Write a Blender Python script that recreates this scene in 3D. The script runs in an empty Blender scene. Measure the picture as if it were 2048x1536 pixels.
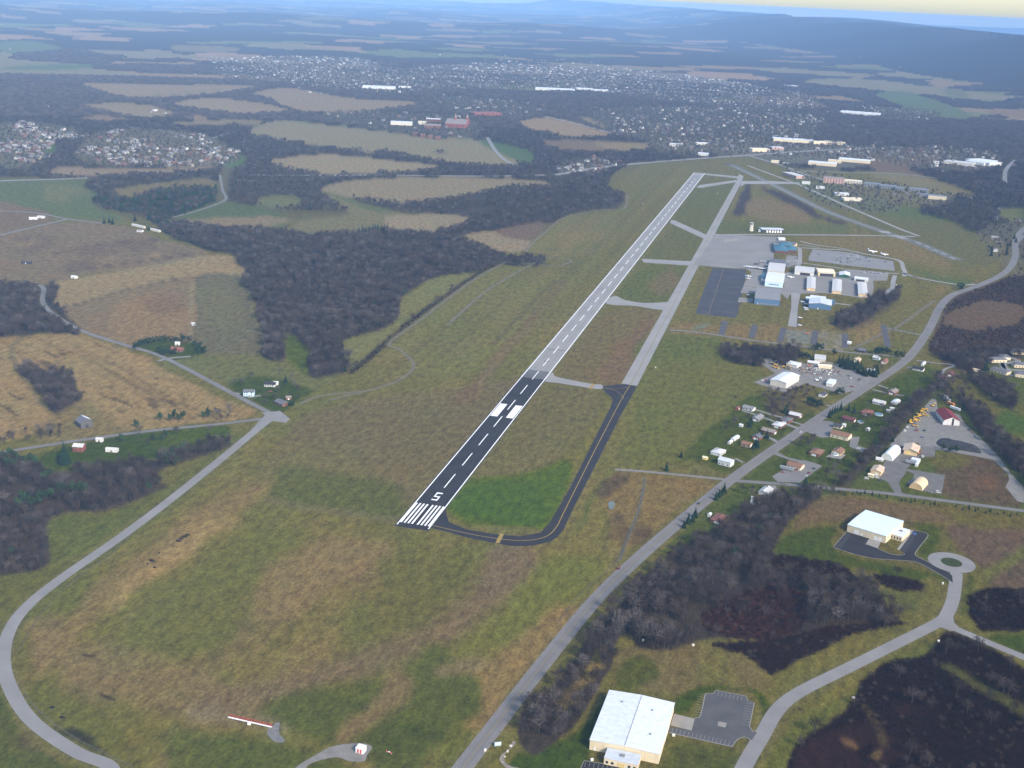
import bpy, math, random
import numpy as np
from mathutils import Vector, Matrix
from mathutils.geometry import tessellate_polygon
random.seed(7); rng = np.random.default_rng(7)
R = math.radians
sc = bpy.context.scene
# ------------------------------------------------------------------ camera
FPX, PITCH, ROLL, YAW = 2383.5, .3153, .0477, -.2360      # focal length in pixels of a 2048 px wide frame
CAM = np.array([307.64, -925.26, 455.63]); PW, PH = 2048, 1536
_fw = np.array([math.sin(YAW)*math.cos(PITCH), math.cos(YAW)*math.cos(PITCH), -math.sin(PITCH)])
_rt = np.array([math.cos(YAW), -math.sin(YAW), 0.]); _up = np.cross(_rt, _fw)
RT = _rt*math.cos(ROLL)+_up*math.sin(ROLL); UP = _up*math.cos(ROLL)-_rt*math.sin(ROLL); FW = _fw
cd = bpy.data.cameras.new('camera'); cam = bpy.data.objects.new('camera', cd); sc.collection.objects.link(cam)
cd.sensor_width = 36; cd.lens = 36*FPX/PW; cd.clip_start = 1; cd.clip_end = 200000
m = Matrix(((RT[0], UP[0], -FW[0], CAM[0]), (RT[1], UP[1], -FW[1], CAM[1]), (RT[2], UP[2], -FW[2], CAM[2]), (0, 0, 0, 1)))
cam.matrix_world = m; sc.camera = cam
# ------------------------------------------------------------------ light
SUN_AZ, SUN_EL = 128, 34          # azimuth clockwise from +Y (the runway heading)
w = bpy.data.worlds.new('World'); sc.world = w; w.use_nodes = True
nt = w.node_tree; bg = nt.nodes['Background']
sky = nt.nodes.new('ShaderNodeTexSky'); sky.sky_type = 'NISHITA'; sky.sun_disc = False
sky.sun_elevation = R(SUN_EL); sky.sun_rotation = R(SUN_AZ); sky.altitude = 400; sky.air_density = 1.0; sky.dust_density = 1.6; sky.ozone_density = 1.0
nt.links.new(sky.outputs[0], bg.inputs[0]); bg.inputs[1].default_value = .085
sl = bpy.data.lights.new('sun', 'SUN'); sl.energy = 1.5; sl.angle = R(10); sl.color = (1, .89, .75)
so = bpy.data.objects.new('sun', sl); sc.collection.objects.link(so)
_sd = Vector((math.sin(R(SUN_AZ))*math.cos(R(SUN_EL)), math.cos(R(SUN_AZ))*math.cos(R(SUN_EL)), math.sin(R(SUN_EL))))
so.rotation_euler = _sd.to_track_quat('Z', 'Y').to_euler()
sc.view_settings.view_transform = 'Standard'; sc.view_settings.look = 'None'; sc.view_settings.gamma = 1
sc.view_settings.exposure = 1.7; sc.view_settings.use_curve_mapping = False
sc.render.engine = 'CYCLES'; cy = sc.cycles
cy.max_bounces = 4; cy.diffuse_bounces = 2; cy.glossy_bounces = 1; cy.transmission_bounces = 2; cy.volume_bounces = 1; cy.transparent_max_bounces = 4
cy.use_denoising = True; cy.caustics_reflective = False; cy.caustics_refractive = False
sc.render.use_persistent_data = False

# ------------------------------------------------------------------ ground geometry helpers
def hgt(x, y):
    x = np.asarray(x, float); y = np.asarray(y, float)
    d = np.hypot(x-CAM[0], y-CAM[1])
    ax, ay, bx, by = 3300., 8600., -2400., 26500.
    ux, uy = bx-ax, by-ay; L = math.hypot(ux, uy); ux /= L; uy /= L
    t = (x-ax)*ux+(y-ay)*uy; s = (x-ax)*uy-(y-ay)*ux     # s>0: far side
    rid = 285*np.exp(-(s/1500.)**2)*(1+.10*np.sin(t/900.)+.07*np.sin(t/390.+1))
    rid = np.where(s > 0, 285*np.exp(-(s/4000.)**2), rid)*np.clip((d-5500)/2500, 0, 1)
    roll = 45*(np.sin(x/830.+.6*np.sin(y/1500.))*np.cos(y/1130.+x/2600.)+.6*np.sin(x/2100.-y/1700.)+.5)
    roll = np.clip(roll, 0, None)*np.clip((d-7500)/6000, 0, 1)
    return rid+roll
def ray(px, py):
    d = FW*FPX+RT*(px-PW/2)+UP*(PH/2-py); return d/np.linalg.norm(d)
def G(px, py, z=0.):
    d = ray(px, py); t = (z-CAM[2])/min(d[2], -1e-4); p = CAM+d*t
    if t > 6000:
        for _ in range(6):
            h = float(hgt(p[0], p[1])); t = (z+h-CAM[2])/min(d[2], -1e-4); p = CAM+d*t
    return p[:2]
def pix(x, y, z=0.):
    d = np.stack([np.asarray(x)-CAM[0], np.asarray(y)-CAM[1], np.asarray(z)-CAM[2]+np.zeros_like(np.asarray(x, float))], -1)
    zz = d@FW; return PW/2+FPX*(d@RT)/zz, PH/2-FPX*(d@UP)/zz
CROP = {'': (0, 0, 1), 'a': (1470, 440, .17578), 'b': (1300, 250, .19531), 'c': (1648, 250, .19531), 'd': (0, 160, .23438),
        'e': (640, 180, .19531), 'f': (1740, 780, .15039), 'g': (1640, 1000, .15625), '2': (560, 640, .2994), '3': (1040, 640, .29957),
        '4': (1400, 640, .17578), '5': (1688, 640, .17578), '6': (1400, 880, .17578), '7': (1688, 880, .17578), '1': (0, 640, .29297),
        'h': (0, 1060, .3125), 'i': (400, 1060, .3125), 'j': (900, 1060, .3125), 'k': (1408, 1060, .3125), 'w': (1140, 1340, .19531),
        'l': (0, 280, .3418), 'm': (660, 280, .3418), 'n': (1348, 280, .3418)}
def PX(s):
    """'c:x,y x,y' -> image points; c names the detail view the numbers were read in"""
    c = ''
    if ':' in s: c, s = s.split(':')
    ox, oy, k = CROP[c]
    return [(ox+float(a)*k, oy+float(b)*k) for a, b in (q.split(',') for q in s.split())]
def GP(s, z=0.): return np.array([G(x, y, z) for x, y in PX(s)])
def smooth(P, closed=False, n=6):
    P = np.asarray(P, float); N = len(P); out = []
    for i in range(N if closed else N-1):
        if closed: a, b, c, d = P[(i-1) % N], P[i], P[(i+1) % N], P[(i+2) % N]
        else: a, b, c, d = P[max(i-1, 0)], P[i], P[i+1], P[min(i+2, N-1)]
        for t in np.arange(n)/n:
            out.append(.5*((2*b)+(c-a)*t+(2*a-5*b+4*c-d)*t*t+(3*b-a-3*c+d)*t**3))
    if not closed: out.append(P[-1])
    return np.array(out)
def hash2(i, j, s):
    n = (i.astype(np.int64)*374761393+j.astype(np.int64)*668265263+s*982451653) & 0x7fffffff
    n = ((n ^ (n >> 13))*1274126177) & 0x7fffffff
    return ((n ^ (n >> 16)) & 0xffff)/65535.
def vnoise(x, y, s=0):
    i = np.floor(x); j = np.floor(y); u = x-i; v = y-j; u = u*u*(3-2*u); v = v*v*(3-2*v)
    return (hash2(i, j, s)*(1-u)+hash2(i+1, j, s)*u)*(1-v)+(hash2(i, j+1, s)*(1-u)+hash2(i+1, j+1, s)*u)*v
def fbm(x, y, s=0, o=4):
    r = 0; a = .5; t = 0
    for k in range(o): r = r+a*vnoise(x, y, s+k*17); t += a; a *= .5; x = x*2.03+5.1; y = y*2.03+1.7
    return r/t
# ------------------------------------------------------------------ ground grid (fan of cells that grow with distance)
NR, NA = 760, 860
_dep = np.linspace(math.atan(CAM[2]/300.), math.atan(CAM[2]/3600.), 560)
_r1 = CAM[2]/np.tan(_dep); _r2 = np.geomspace(3600, 60000, NR-560+1)[1:]
RAD = np.concatenate([_r1, _r2]); ANG = np.linspace(YAW-R(33), YAW+R(33), NA)
AA, RR = np.meshgrid(ANG, RAD); GX = CAM[0]+RR*np.sin(AA); GY = CAM[1]+RR*np.cos(AA); GZ = hgt(GX, GY)
WX = GX+(fbm(GX/45, GY/45, 1, 3)-.5)*1.; COL = np.zeros((NR, NA, 3)); ROUGH = np.full((NR, NA), .5); CLS = np.zeros((NR, NA), np.int8)
N1 = fbm(GX/60, GY/60, 3, 4); N2 = fbm(GX/60, GY/60, 9, 4)
NS = fbm(GX/28, GY/130, 21, 4); NL = fbm(GX/220, GY/220, 31, 4); NF = fbm(GX/11, GY/11, 41, 3)
def inside(P, x, y):
    r = np.zeros(x.shape, bool); n = len(P)
    for k in range(n):
        x1, y1 = P[k]; x2, y2 = P[(k+1) % n]
        c = ((y1 > y) != (y2 > y))
        r ^= c & (x < (x2-x1)*(y-y1)/((y2-y1) if y2 != y1 else 1e-9)+x1)
    return r
def window(P, pad):
    x0, y0 = P.min(0)-pad; x1, y1 = P.max(0)+pad
    b = (GX >= x0) & (GX <= x1) & (GY >= y0) & (GY <= y1)
    ii = np.where(b.any(1))[0]; jj = np.where(b.any(0))[0]
    if len(ii) == 0 or len(jj) == 0: return None
    return slice(ii[0], ii[-1]+1), slice(jj[0], jj[-1]+1)
def blurm(mk, n):
    for _ in range(n):
        p = np.pad(mk, 1, mode='edge'); mk = (p[:-2, 1:-1]+p[2:, 1:-1]+p[1:-1, :-2]+p[1:-1, 2:]+p[1:-1, 1:-1]*2)/6
    return mk
def putcol(S, mk, col, alpha, rough, cls):
    a = (mk*alpha)[..., None]; COL[S] = COL[S]*(1-a)+np.array(col)*a
    if rough is not None: ROUGH[S] = ROUGH[S]*(1-mk)+rough*mk
    if cls is not None: c = CLS[S]; c[mk > .5] = cls; CLS[S] = c
def lay(s, col, blur=1, warp=5., alpha=1., cls=None, rough=None, sm=True, noise=None, P=None):
    if P is None:
        P = GP(s)
        if sm: P = smooth(P, True, 4)
    S = window(P, 40)
    if S is None: return
    x = GX[S]+(N1[S]-.5)*4*warp; y = GY[S]+(N2[S]-.5)*4*warp
    mk = inside(P, x, y).astype(float)
    if noise is not None:
        a, thr, gain = noise; mk = mk*(np.clip((a[S]-thr)*gain, 0, 1) if np.isscalar(gain) else np.clip((a[S]-thr)*gain.max(), 0, 1)*gain[S]/gain.max())
    putcol(S, blurm(mk, blur), col, alpha, rough, cls)
def dist_line(P, x, y):
    d = np.full(x.shape, 1e9)
    for k in range(len(P)-1):
        ax, ay = P[k]; bx, by = P[k+1]; ux, uy = bx-ax, by-ay; L = ux*ux+uy*uy+1e-9
        t = np.clip(((x-ax)*ux+(y-ay)*uy)/L, 0, 1); d = np.minimum(d, np.hypot(x-ax-t*ux, y-ay-t*uy))
    return d
def stroke(s, wd, col, alpha=1., blur=1, warp=1., cls=None, rough=None, P=None):
    if P is None: P = smooth(GP(s), False, 4)
    S = window(P, wd+30)
    if S is None: return
    x = GX[S]+(N1[S]-.5)*4*warp; y = GY[S]+(N2[S]-.5)*4*warp
    mk = np.clip(1.2-dist_line(P, x, y)/(wd/2)*.7, 0, 1)*(dist_line(P, x, y) < wd*.8)
    putcol(S, blurm(mk, blur), col, alpha, rough, cls)

# ------------------------------------------------------------------ object helpers
C = sc.collection
MATS = {}
def mat(name, col, rough=.8, var=.12, scale=.6, spec=.25, metal=0., inst=0., bump=0.):
    if name in MATS: return MATS[name]
    if max(col) < .5: col = tuple(.62*q for q in col)
    mt = bpy.data.materials.new(name); mt.use_nodes = True; n = mt.node_tree; b = n.nodes['Principled BSDF']
    b.inputs['Roughness'].default_value = rough; b.inputs['Specular IOR Level'].default_value = spec; b.inputs['Metallic'].default_value = metal
    tc = n.nodes.new('ShaderNodeTexCoord'); nz = n.nodes.new('ShaderNodeTexNoise'); nz.inputs['Scale'].default_value = scale; nz.inputs['Detail'].default_value = 4
    n.links.new(tc.outputs['Object'], nz.inputs['Vector'])
    mr = n.nodes.new('ShaderNodeMapRange'); mr.inputs[1].default_value = .3; mr.inputs[2].default_value = .7; mr.inputs[3].default_value = 1-var; mr.inputs[4].default_value = 1+var
    n.links.new(nz.outputs[0], mr.inputs[0])
    val = mr.outputs[0]
    if inst:
        oi = n.nodes.new('ShaderNodeObjectInfo'); m2 = n.nodes.new('ShaderNodeMapRange'); m2.inputs[3].default_value = 1-inst; m2.inputs[4].default_value = 1+inst
        n.links.new(oi.outputs['Random'], m2.inputs[0]); mm = n.nodes.new('ShaderNodeMath'); mm.operation = 'MULTIPLY'
        n.links.new(val, mm.inputs[0]); n.links.new(m2.outputs[0], mm.inputs[1]); val = mm.outputs[0]
    mx = n.nodes.new('ShaderNodeVectorMath'); mx.operation = 'SCALE'; mx.inputs[0].default_value = col
    n.links.new(val, mx.inputs['Scale']); n.links.new(mx.outputs[0], b.inputs['Base Color'])
    MATS[name] = mt; return mt
class MB:
    def __init__(s): s.v = []; s.f = []; s.mi = []
    def quad(s, *p, m=0):
        b = len(s.v); s.v += [tuple(q) for q in p]; s.f.append(tuple(range(b, b+len(p)))); s.mi.append(m); return s
    def box(s, x0, x1, y0, y1, z0, z1, m=0):
        b = len(s.v); s.v += [(x, y, z) for z in (z0, z1) for y in (y0, y1) for x in (x0, x1)]
        s.f += [(b+q[0], b+q[1], b+q[2], b+q[3]) for q in ((0, 2, 3, 1), (4, 5, 7, 6), (0, 1, 5, 4), (2, 6, 7, 3), (0, 4, 6, 2), (1, 3, 7, 5))]; s.mi += [m]*6; return s
    def hexa(s, lo, hi, m=0):
        b = len(s.v); s.v += [tuple(q) for q in list(lo)+list(hi)]
        s.f += [(b+3, b+2, b+1, b), (b+4, b+5, b+6, b+7)]+[(b+k, b+(k+1) % 4, b+4+(k+1) % 4, b+4+k) for k in range(4)]; s.mi += [m]*6; return s
    def tube(s, pts, rad, n=6, cap=True, m=0):
        b = len(s.v); pts = [Vector(p) for p in pts]
        for i, p in enumerate(pts):
            d = (pts[min(i+1, len(pts)-1)]-pts[max(i-1, 0)]).normalized()
            u = d.cross(Vector((0, 0, 1)) if abs(d.z) < .9 else Vector((1, 0, 0))).normalized(); v = d.cross(u)
            for k in range(n):
                a = 2*math.pi*k/n; q = p+(u*math.cos(a)+v*math.sin(a))*rad[i]; s.v.append(tuple(q))
        for i in range(len(pts)-1):
            for k in range(n): s.f.append((b+i*n+k, b+i*n+(k+1) % n, b+(i+1)*n+(k+1) % n, b+(i+1)*n+k)); s.mi.append(m)
        if cap: s.f += [tuple(b+k for k in range(n))[::-1], tuple(b+(len(pts)-1)*n+k for k in range(n))]; s.mi += [m, m]
        return s
    def prism(s, prof, y0, y1, m=0):         # profile in x,z swept along y
        b = len(s.v); n = len(prof); s.v += [(x, y0, z) for x, z in prof]+[(x, y1, z) for x, z in prof]
        s.f += [tuple(range(b, b+n)), tuple(range(b+2*n-1, b+n-1, -1))]+[(b+(k+1) % n, b+k, b+n+k, b+n+(k+1) % n) for k in range(n)]; s.mi += [m]*(n+2); return s
    def mesh(s, name, mats):
        me = bpy.data.meshes.new(name); me.from_pydata(s.v, [], s.f)
        for q in (mats if isinstance(mats, (list, tuple)) else [mats]): me.materials.append(q)
        if any(s.mi): me.polygons.foreach_set('material_index', s.mi)
        me.update(); return me
    def build(s, name, mats, parent=None): return ob(name, s.mesh(name, mats), parent)
def ob(name, data, parent=None, loc=None, rz=None, scale=None):
    o = bpy.data.objects.new(name, data); C.objects.link(o)
    if parent is not None: o.parent = parent
    if loc is not None: o.location = loc
    if rz is not None: o.rotation_euler = (0, 0, rz)
    if scale is not None: o.scale = scale if isinstance(scale, tuple) else (scale,)*3
    return o
def tag(o, label=None, cat=None, group=None, kind=None):
    if label: o['label'] = label
    if cat: o['category'] = cat
    if group: o['group'] = group
    if kind: o['kind'] = kind
    return o
def thing(name, label, cat, loc, rz=0., group=None, scale=None): return tag(ob(name, None, None, (loc[0], loc[1], loc[2] if len(loc) > 2 else 0.), rz, scale), label, cat, group)
def struct(name, mb, mats, label=None): return tag(mb.build(name, mats), label, None, None, 'structure')
def copy_thing(o, loc, rz, label=None, group=None, scale=None):
    c = o.copy(); C.objects.link(c); c.location = (loc[0], loc[1], loc[2] if len(loc) > 2 else o.location.z); c.rotation_euler = (0, 0, rz)
    if scale: c.scale = (scale,)*3
    if label: c['label'] = label
    if group: c['group'] = group
    for ch in o.children:
        d = ch.copy(); C.objects.link(d); d.parent = c
        for g in ch.children:
            e = g.copy(); C.objects.link(e); e.parent = d
    return c
def sheet(P, z, mb=None, thick=0.):
    mb = mb or MB(); P = np.asarray(P); b = len(mb.v)
    mb.v += [(float(x), float(y), z) for x, y in P]
    for t in tessellate_polygon([[Vector((float(x), float(y), 0)) for x, y in P]]):
        a, c, d = t; p, q, r = P[a], P[c], P[d]
        if (q[0]-p[0])*(r[1]-p[1])-(q[1]-p[1])*(r[0]-p[0]) < 0: c, d = d, c
        mb.f.append((b+a, b+c, b+d)); mb.mi.append(0)
    return mb
def offs(P, d):
    P = np.asarray(P, float); T = np.gradient(P, axis=0); T /= np.linalg.norm(T, axis=1)[:, None]+1e-9
    return P+np.stack([-T[:, 1], T[:, 0]], -1)*np.asarray(d).reshape(-1, 1)
def ribbon(P, wd, z, mb=None, off=0.):
    mb = mb or MB(); A = offs(P, off+wd/2); B = offs(P, off-wd/2); b = len(mb.v); n = len(P)
    hz = hgt(P[:, 0], P[:, 1])
    for k in range(n): mb.v += [(A[k, 0], A[k, 1], z+hz[k]), (B[k, 0], B[k, 1], z+hz[k])]
    for k in range(n-1): mb.f.append((b+2*k, b+2*k+1, b+2*k+3, b+2*k+2)); mb.mi.append(0)
    return mb
PAVED = []       # footprints kept clear of trees
# ================================================================== land cover
OL, TAN, GRN, DGR = (.142, .130, .052), (.225, .17, .092), (.08, .102, .020), (.052, .072, .012)
WOOD, BRUSH, CORN, STUB, MAUVE, DIRT = (.062, .05, .044), (.022, .011, .009), (.27, .205, .118), (.25, .205, .14), (.165, .125, .09), (.19, .14, .09)
PAL = (.17, .165, .075); OLG = (.10, .115, .04)
COL[:] = OL
far = np.clip((RR-2300)/500, 0, 1)
COL[:] = COL*(1-far[..., None])+np.array(WOOD)*far[..., None]; CLS[RR > 2550] = 1
# far country: patchwork of fields between woods
for k, (c1, thr) in enumerate((((.21, .16, .115), .915), ((.13, .14, .075), .92), ((.25, .18, .13), .935), ((.18, .16, .11), .925))):
    th = .35+.7*k; u = GX*math.cos(th)+GY*math.sin(th); v = -GX*math.sin(th)+GY*math.cos(th)
    u = u+220*(fbm(GX/500, GY/500, 50+k, 2)-.5)*2; v = v+220*(fbm(GX/500, GY/500, 60+k, 2)-.5)*2
    cell = hash2(np.floor(u/(520+90*k)), np.floor(v/(300+60*k)), 70+k)
    mk = (cell > thr) & (RR > 6200)
    COL[mk] = np.array(c1)*(0.8+.4*cell[mk, None]); CLS[mk] = 0
rm = (hgt(GX, GY) > 45) & (GX > -1500); COL[rm] = np.array(WOOD)*.8; CLS[rm] = 1
# --- left and middle distance
def wood(s, cls=1, **k): lay(s, k.pop('col', WOOD), cls=cls, rough=.4, **k)
def field(s, col, **k): k.setdefault('cls', 0); lay(s, col, **k)
field('-200,380 175,358 205,388 180,405 262,440 330,470 500,470 620,480 560,520 500,560 520,700 600,760 300,900 -200,920', OL, warp=2)
field('-100,365 175,360 203,390 180,408 250,440 120,432 0,402 -100,400', (.105, .125, .06))
field('90,370 150,372 185,385 130,395 150,405 90,400', (.17, .16, .09), alpha=.6, blur=3)
field('-100,402 0,404 110,432 30,462 -100,480', MAUVE)
field('-100,478 50,455 140,443 250,452 335,482 415,505 300,532 180,548 90,568 0,575 -100,575', (.18, .142, .10))
for s in ('0,500 60,470 120,480 90,500 20,520', '160,500 260,480 320,486 240,505', '120,540 200,510 300,500 390,505 270,532'): field(s, (.115, .085, .07), blur=3, alpha=.6, noise=(N1, .4, 4))
for s in ('130,530 220,515 330,505 380,510 260,525', '20,485 90,475 60,492'): field(s, (.28, .225, .14), blur=2, alpha=.7, noise=(N2, .45, 6))
stroke('110,508 180,492 240,485 330,478', 7, (.06, .045, .04), .8); stroke('120,545 230,530 330,515 410,507 425,510', 7, (.065, .045, .04), .9); stroke('140,505 220,505 310,495', 6, (.08, .06, .05), .7)
field('82,590 92,570 250,540 430,510 478,522 492,565 505,620 528,690 530,712 440,712 270,692 190,667 110,622', STUB)
field('88,585 95,570 250,543 430,512 478,525 488,553 385,555 262,576 160,606 110,622', (.27, .215, .135))
for k in range(5): stroke('%d,%d 250,%d 430,%d 480,%d' % (100, 588+k*7, 549+k*6, 515+k*9, 528+k*5), 5, (.16, .13, .09), .35)
field('385,556 490,555 505,620 528,690 530,712 440,712 382,690', (.135, .122, .08)); field('395,580 440,570 480,600 470,660 420,650', (.15, .142, .08), blur=4, alpha=.6)
field('115,624 262,578 385,557 382,690 300,692 185,665', (.195, .152, .10)); field('230,610 340,590 380,610 378,660 300,685 240,680', (.235, .172, .105), blur=6, alpha=.8); field('290,600 360,590 372,620 320,630', (.17, .115, .075), blur=5, alpha=.7)
stroke('100,620 160,607 262,577 385,556 490,553', 5, (.05, .045, .03), .9); stroke('386,557 382,620 380,690', 4, (.26, .22, .15), .8)
field('-100,690 0,677 45,673 22,697 28,722 68,790 108,830 122,850 60,868 -100,888', CORN); field('25,702 42,680 100,668 175,668 330,736 420,786 512,826 360,850 262,866 228,846 164,805 157,772 130,747 90,746 45,736 26,715', CORN)
_a, _b = G(175, 668), G(512, 826); _t = math.atan2(_b[1]-_a[1], _b[0]-_a[0]); _u = -(GX-_a[0])*math.sin(_t)+(GY-_a[1])*math.cos(_t); _v = (GX-_a[0])*math.cos(_t)+(GY-_a[1])*math.sin(_t)
ROWS = vnoise(_u/10., _v/240., 5)*.75+vnoise(_u/6.0, _v/60., 6)*.25; SPOT = vnoise(_u/6., _v/22., 8)*.6+vnoise(_u/30, _v/60, 18)*.4
for s in ('-100,690 0,677 45,673 22,697 28,722 68,790 108,830 122,850 60,868 -100,888', '25,702 42,680 100,668 175,668 330,736 420,786 512,826 360,850 262,866 228,846 164,805 157,772 130,747 90,746 45,736 26,715'):
    field(s, (.20, .145, .075), blur=0, alpha=.55, noise=(ROWS, .56, 5)); field(s, (.10, .075, .045), blur=0, alpha=.8, noise=(SPOT, .70, 9))
for s in ('105,694 180,720 260,768 350,815', '30,702 70,730 110,742', '210,742 250,760 330,800 390,838', '145,690 240,735 330,790 420,830'): stroke(s, 4, (.09, .07, .04), .6)
stroke('45,674 24,697 30,722 70,792 110,832', 5, (.16, .13, .09), .8)
wood('48,736 90,747 132,748 157,774 163,810 175,835 150,850 128,845 98,812 70,780')
field('110,830 170,800 230,850 240,868 60,885', (.19, .155, .085), blur=2)
wood('-100,578 88,570 108,612 168,665 100,667 0,675 -100,690')
field('330,722 420,712 530,712 600,740 690,755 640,800 560,830 470,775', (.135, .135, .06)); field('560,668 600,680 625,720 640,752 600,740 575,715', GRN, blur=2)
field('455,770 520,750 600,770 650,800 590,838 540,822', DGR, blur=3); field('270,690 300,678 390,685 410,708 330,718', DGR, blur=1)
# main wood
wood('325,455 420,438 480,455 580,464 660,472 760,466 880,470 925,478 1000,510 1062,520 1140,518 1060,532 1000,530 945,546 860,562 800,606 790,640 740,665 684,690 694,738 644,756 612,735 602,680 562,668 572,712 532,712 520,650 490,560 480,520 425,502 360,478', warp=7)
wood('790,405 900,396 1000,376 1100,354 1180,345 1252,338 1222,370 1162,415 1100,446 990,464 900,472 880,455 940,440 860,425')
wood('180,362 300,355 440,345 480,350 470,370 440,380 330,382 250,400 190,385')
wood('200,392 262,396 300,392 330,380 440,372 442,402 352,434 330,450 270,430 185,405', cls=2)
field('225,378 380,358 432,362 430,374 330,379 262,396 240,388', (.17, .145, .08))
field('350,437 442,402 545,422 578,442 555,456 480,457 370,447', (.09, .11, .05)); field('356,440 450,435 550,433 578,443 490,458 380,448', (.21, .17, .115))
field('520,395 570,388 605,398 600,412 550,415 515,408', (.14, .145, .075), blur=2)
field('635,380 700,360 860,354 1045,357 1105,370 1000,376 900,396 800,405 740,402 680,392', (.235, .20, .14)); stroke('700,385 820,378 940,370', 10, (.19, .16, .11), .5, blur=2)
field('640,382 740,408 800,424 812,436 765,456 660,472 582,466 600,440 700,428 660,400', (.165, .15, .085)); field('650,385 740,412 790,425 740,420', (.085, .115, .05), blur=2)
field('785,430 900,429 942,437 900,460 800,463 770,450', (.25, .21, .15)); field('920,470 990,462 1062,481 1055,500 1000,504 950,486', (.25, .205, .145)); field('992,462 1092,444 1062,480', (.15, .11, .085))
field('105,342 130,332 250,338 422,331 410,342 250,350 110,353', (.24, .195, .15)); stroke('110,354 250,352 400,345', 10, (.11, .07, .06), .7)
field('0,250 60,246 150,255 145,275 100,285 80,325 0,332', (.13, .13, .075), blur=2, alpha=.7); field('155,300 210,262 370,262 470,300 410,332 190,328', (.14, .12, .08), blur=2, alpha=.8)
field('80,280 110,285 115,305 80,310', (.085, .12, .045), blur=2); field('440,320 480,305 490,325 470,340', (.09, .13, .055), blur=2)
stroke('455,335 448,365 442,402', 26, (.13, .12, .075), .8, cls=0)
field('545,319 640,308 760,317 885,334 760,346 640,346 560,331', (.26, .22, .155)); field('498,266 560,240 700,254 860,274 960,280 1032,320 1005,331 900,325 790,306 700,301 600,286', (.225, .20, .135))
stroke('700,305 800,312 920,325 1005,330', 14, (.29, .21, .155), .8); stroke('560,240 700,250 860,270 1000,285', 22, (.09, .12, .055), .7, cls=0); field('960,282 1060,300 1060,325 1030,320', (.085, .12, .05))
stroke('790,300 860,302 890,306', 22, WOOD, 1, cls=1)
field('165,166 300,168 512,170 440,186 320,196 250,194 190,178', (.255, .20, .145)); stroke('240,196 330,190 450,180', 30, (.10, .125, .075), .7)
field('345,206 420,195 520,205 582,222 480,226 390,216', (.255, .205, .145)); field('503,186 580,175 700,195 842,205 760,219 640,226 560,210 540,196', (.25, .20, .145))
field('163,208 280,207 352,226 300,236 230,225', (.245, .20, .135)); field('345,245 470,238 455,250 360,253', (.22, .18, .12)); field('480,238 530,238 520,248 470,250', (.2, .165, .11)); field('375,232 400,230 420,238 370,240', (.24, .18, .13))
field('0,85 60,82 125,96 60,105 0,103', (.13, .15, .085)); field('60,130 180,128 185,136 100,140 0,138', (.11, .14, .075)); field('200,230 270,240 215,243 150,240', (.22, .165, .11))
field('1045,240 1110,235 1205,260 1222,271 1140,273 1090,265 1048,255', (.27, .205, .14)); field('1150,232 1190,238 1220,258 1180,248', (.22, .18, .12)); field('1085,280 1200,280 1292,288 1290,300 1200,303 1120,300', (.17, .13, .095)); field('1190,285 1280,286 1295,294 1230,300', (.235, .19, .12))
field('1750,190 1800,182 1880,202 1945,232 1900,238 1830,222', (.115, .14, .075)); field('1890,178 1925,180 1938,195 1900,198', (.15, .15, .085)); field('1980,220 2048,217 2100,220 2100,236 2048,236 1990,230', (.21, .155, .105))
field('600,35 700,40 690,48', (.16, .15, .10)); field('260,45 330,50 320,57 250,52', (.15, .15, .1)); field('350,90 470,95 460,104 360,102', (.19, .16, .11))
# --- airport platform
AP = '1260,330 1400,318 1500,312 1560,330 1640,340 1760,345 1900,375 1990,470 2015,505 1990,540 1950,565 1890,600 1860,650 1830,700 1790,735 1640,830 1470,955 1300,1090 1120,1290 900,1560 300,1700 -300,1800 -300,1300 40,1180 220,1075 430,915 560,830 600,800 690,750 760,700 860,612 960,545 1020,530 1100,535 1060,500 1090,470 1140,430 1230,420 1250,390 1215,370'
lay(AP, OL, cls=0, warp=2)
field('680,690 740,665 792,640 802,606 862,560 950,546 900,585 830,630 770,680 690,755 700,735', PAL, blur=1)
field('790,680 900,600 990,540 1130,545 1130,590 1060,640 1000,690 950,740 860,760 830,735', (.15, .145, .06), blur=3, alpha=.8)
field('1065,505 1090,470 1140,435 1240,420 1200,500 1140,515', (.16, .15, .07), blur=2, alpha=.7); field('1110,470 1200,460 1190,490 1130,500', TAN, blur=3, alpha=.6, noise=(NS, .45, 5)); field('1075,505 1140,500 1190,502 1140,515', (.19, .155, .085), blur=2, alpha=.7)
# mottled dry grass over the whole airfield
_nf = np.clip(1.35-RR/1500, .28, 1); lay(AP, TAN, blur=1, alpha=.7, noise=(NS, .52, 4.5*_nf)); lay(AP, (.108, .115, .038), blur=1, alpha=.7, noise=(NL, .52, 5*_nf)); lay(AP, GRN, blur=1, alpha=.4, noise=(fbm(GX/40, GY/90, 88, 4), .60, 7*_nf)); lay(AP, (.14, .11, .068), blur=1, alpha=.5, noise=(fbm(GX/60, GY/110, 98, 4), .58, 7*_nf))
_S = window(GP(AP), 5); _mk = inside(smooth(GP(AP), True, 4), GX[_S], GY[_S]); COL[_S] *= np.where(_mk, .88+.24*vnoise(GX[_S]/9, GY[_S]/600, 201), 1)[..., None]
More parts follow.
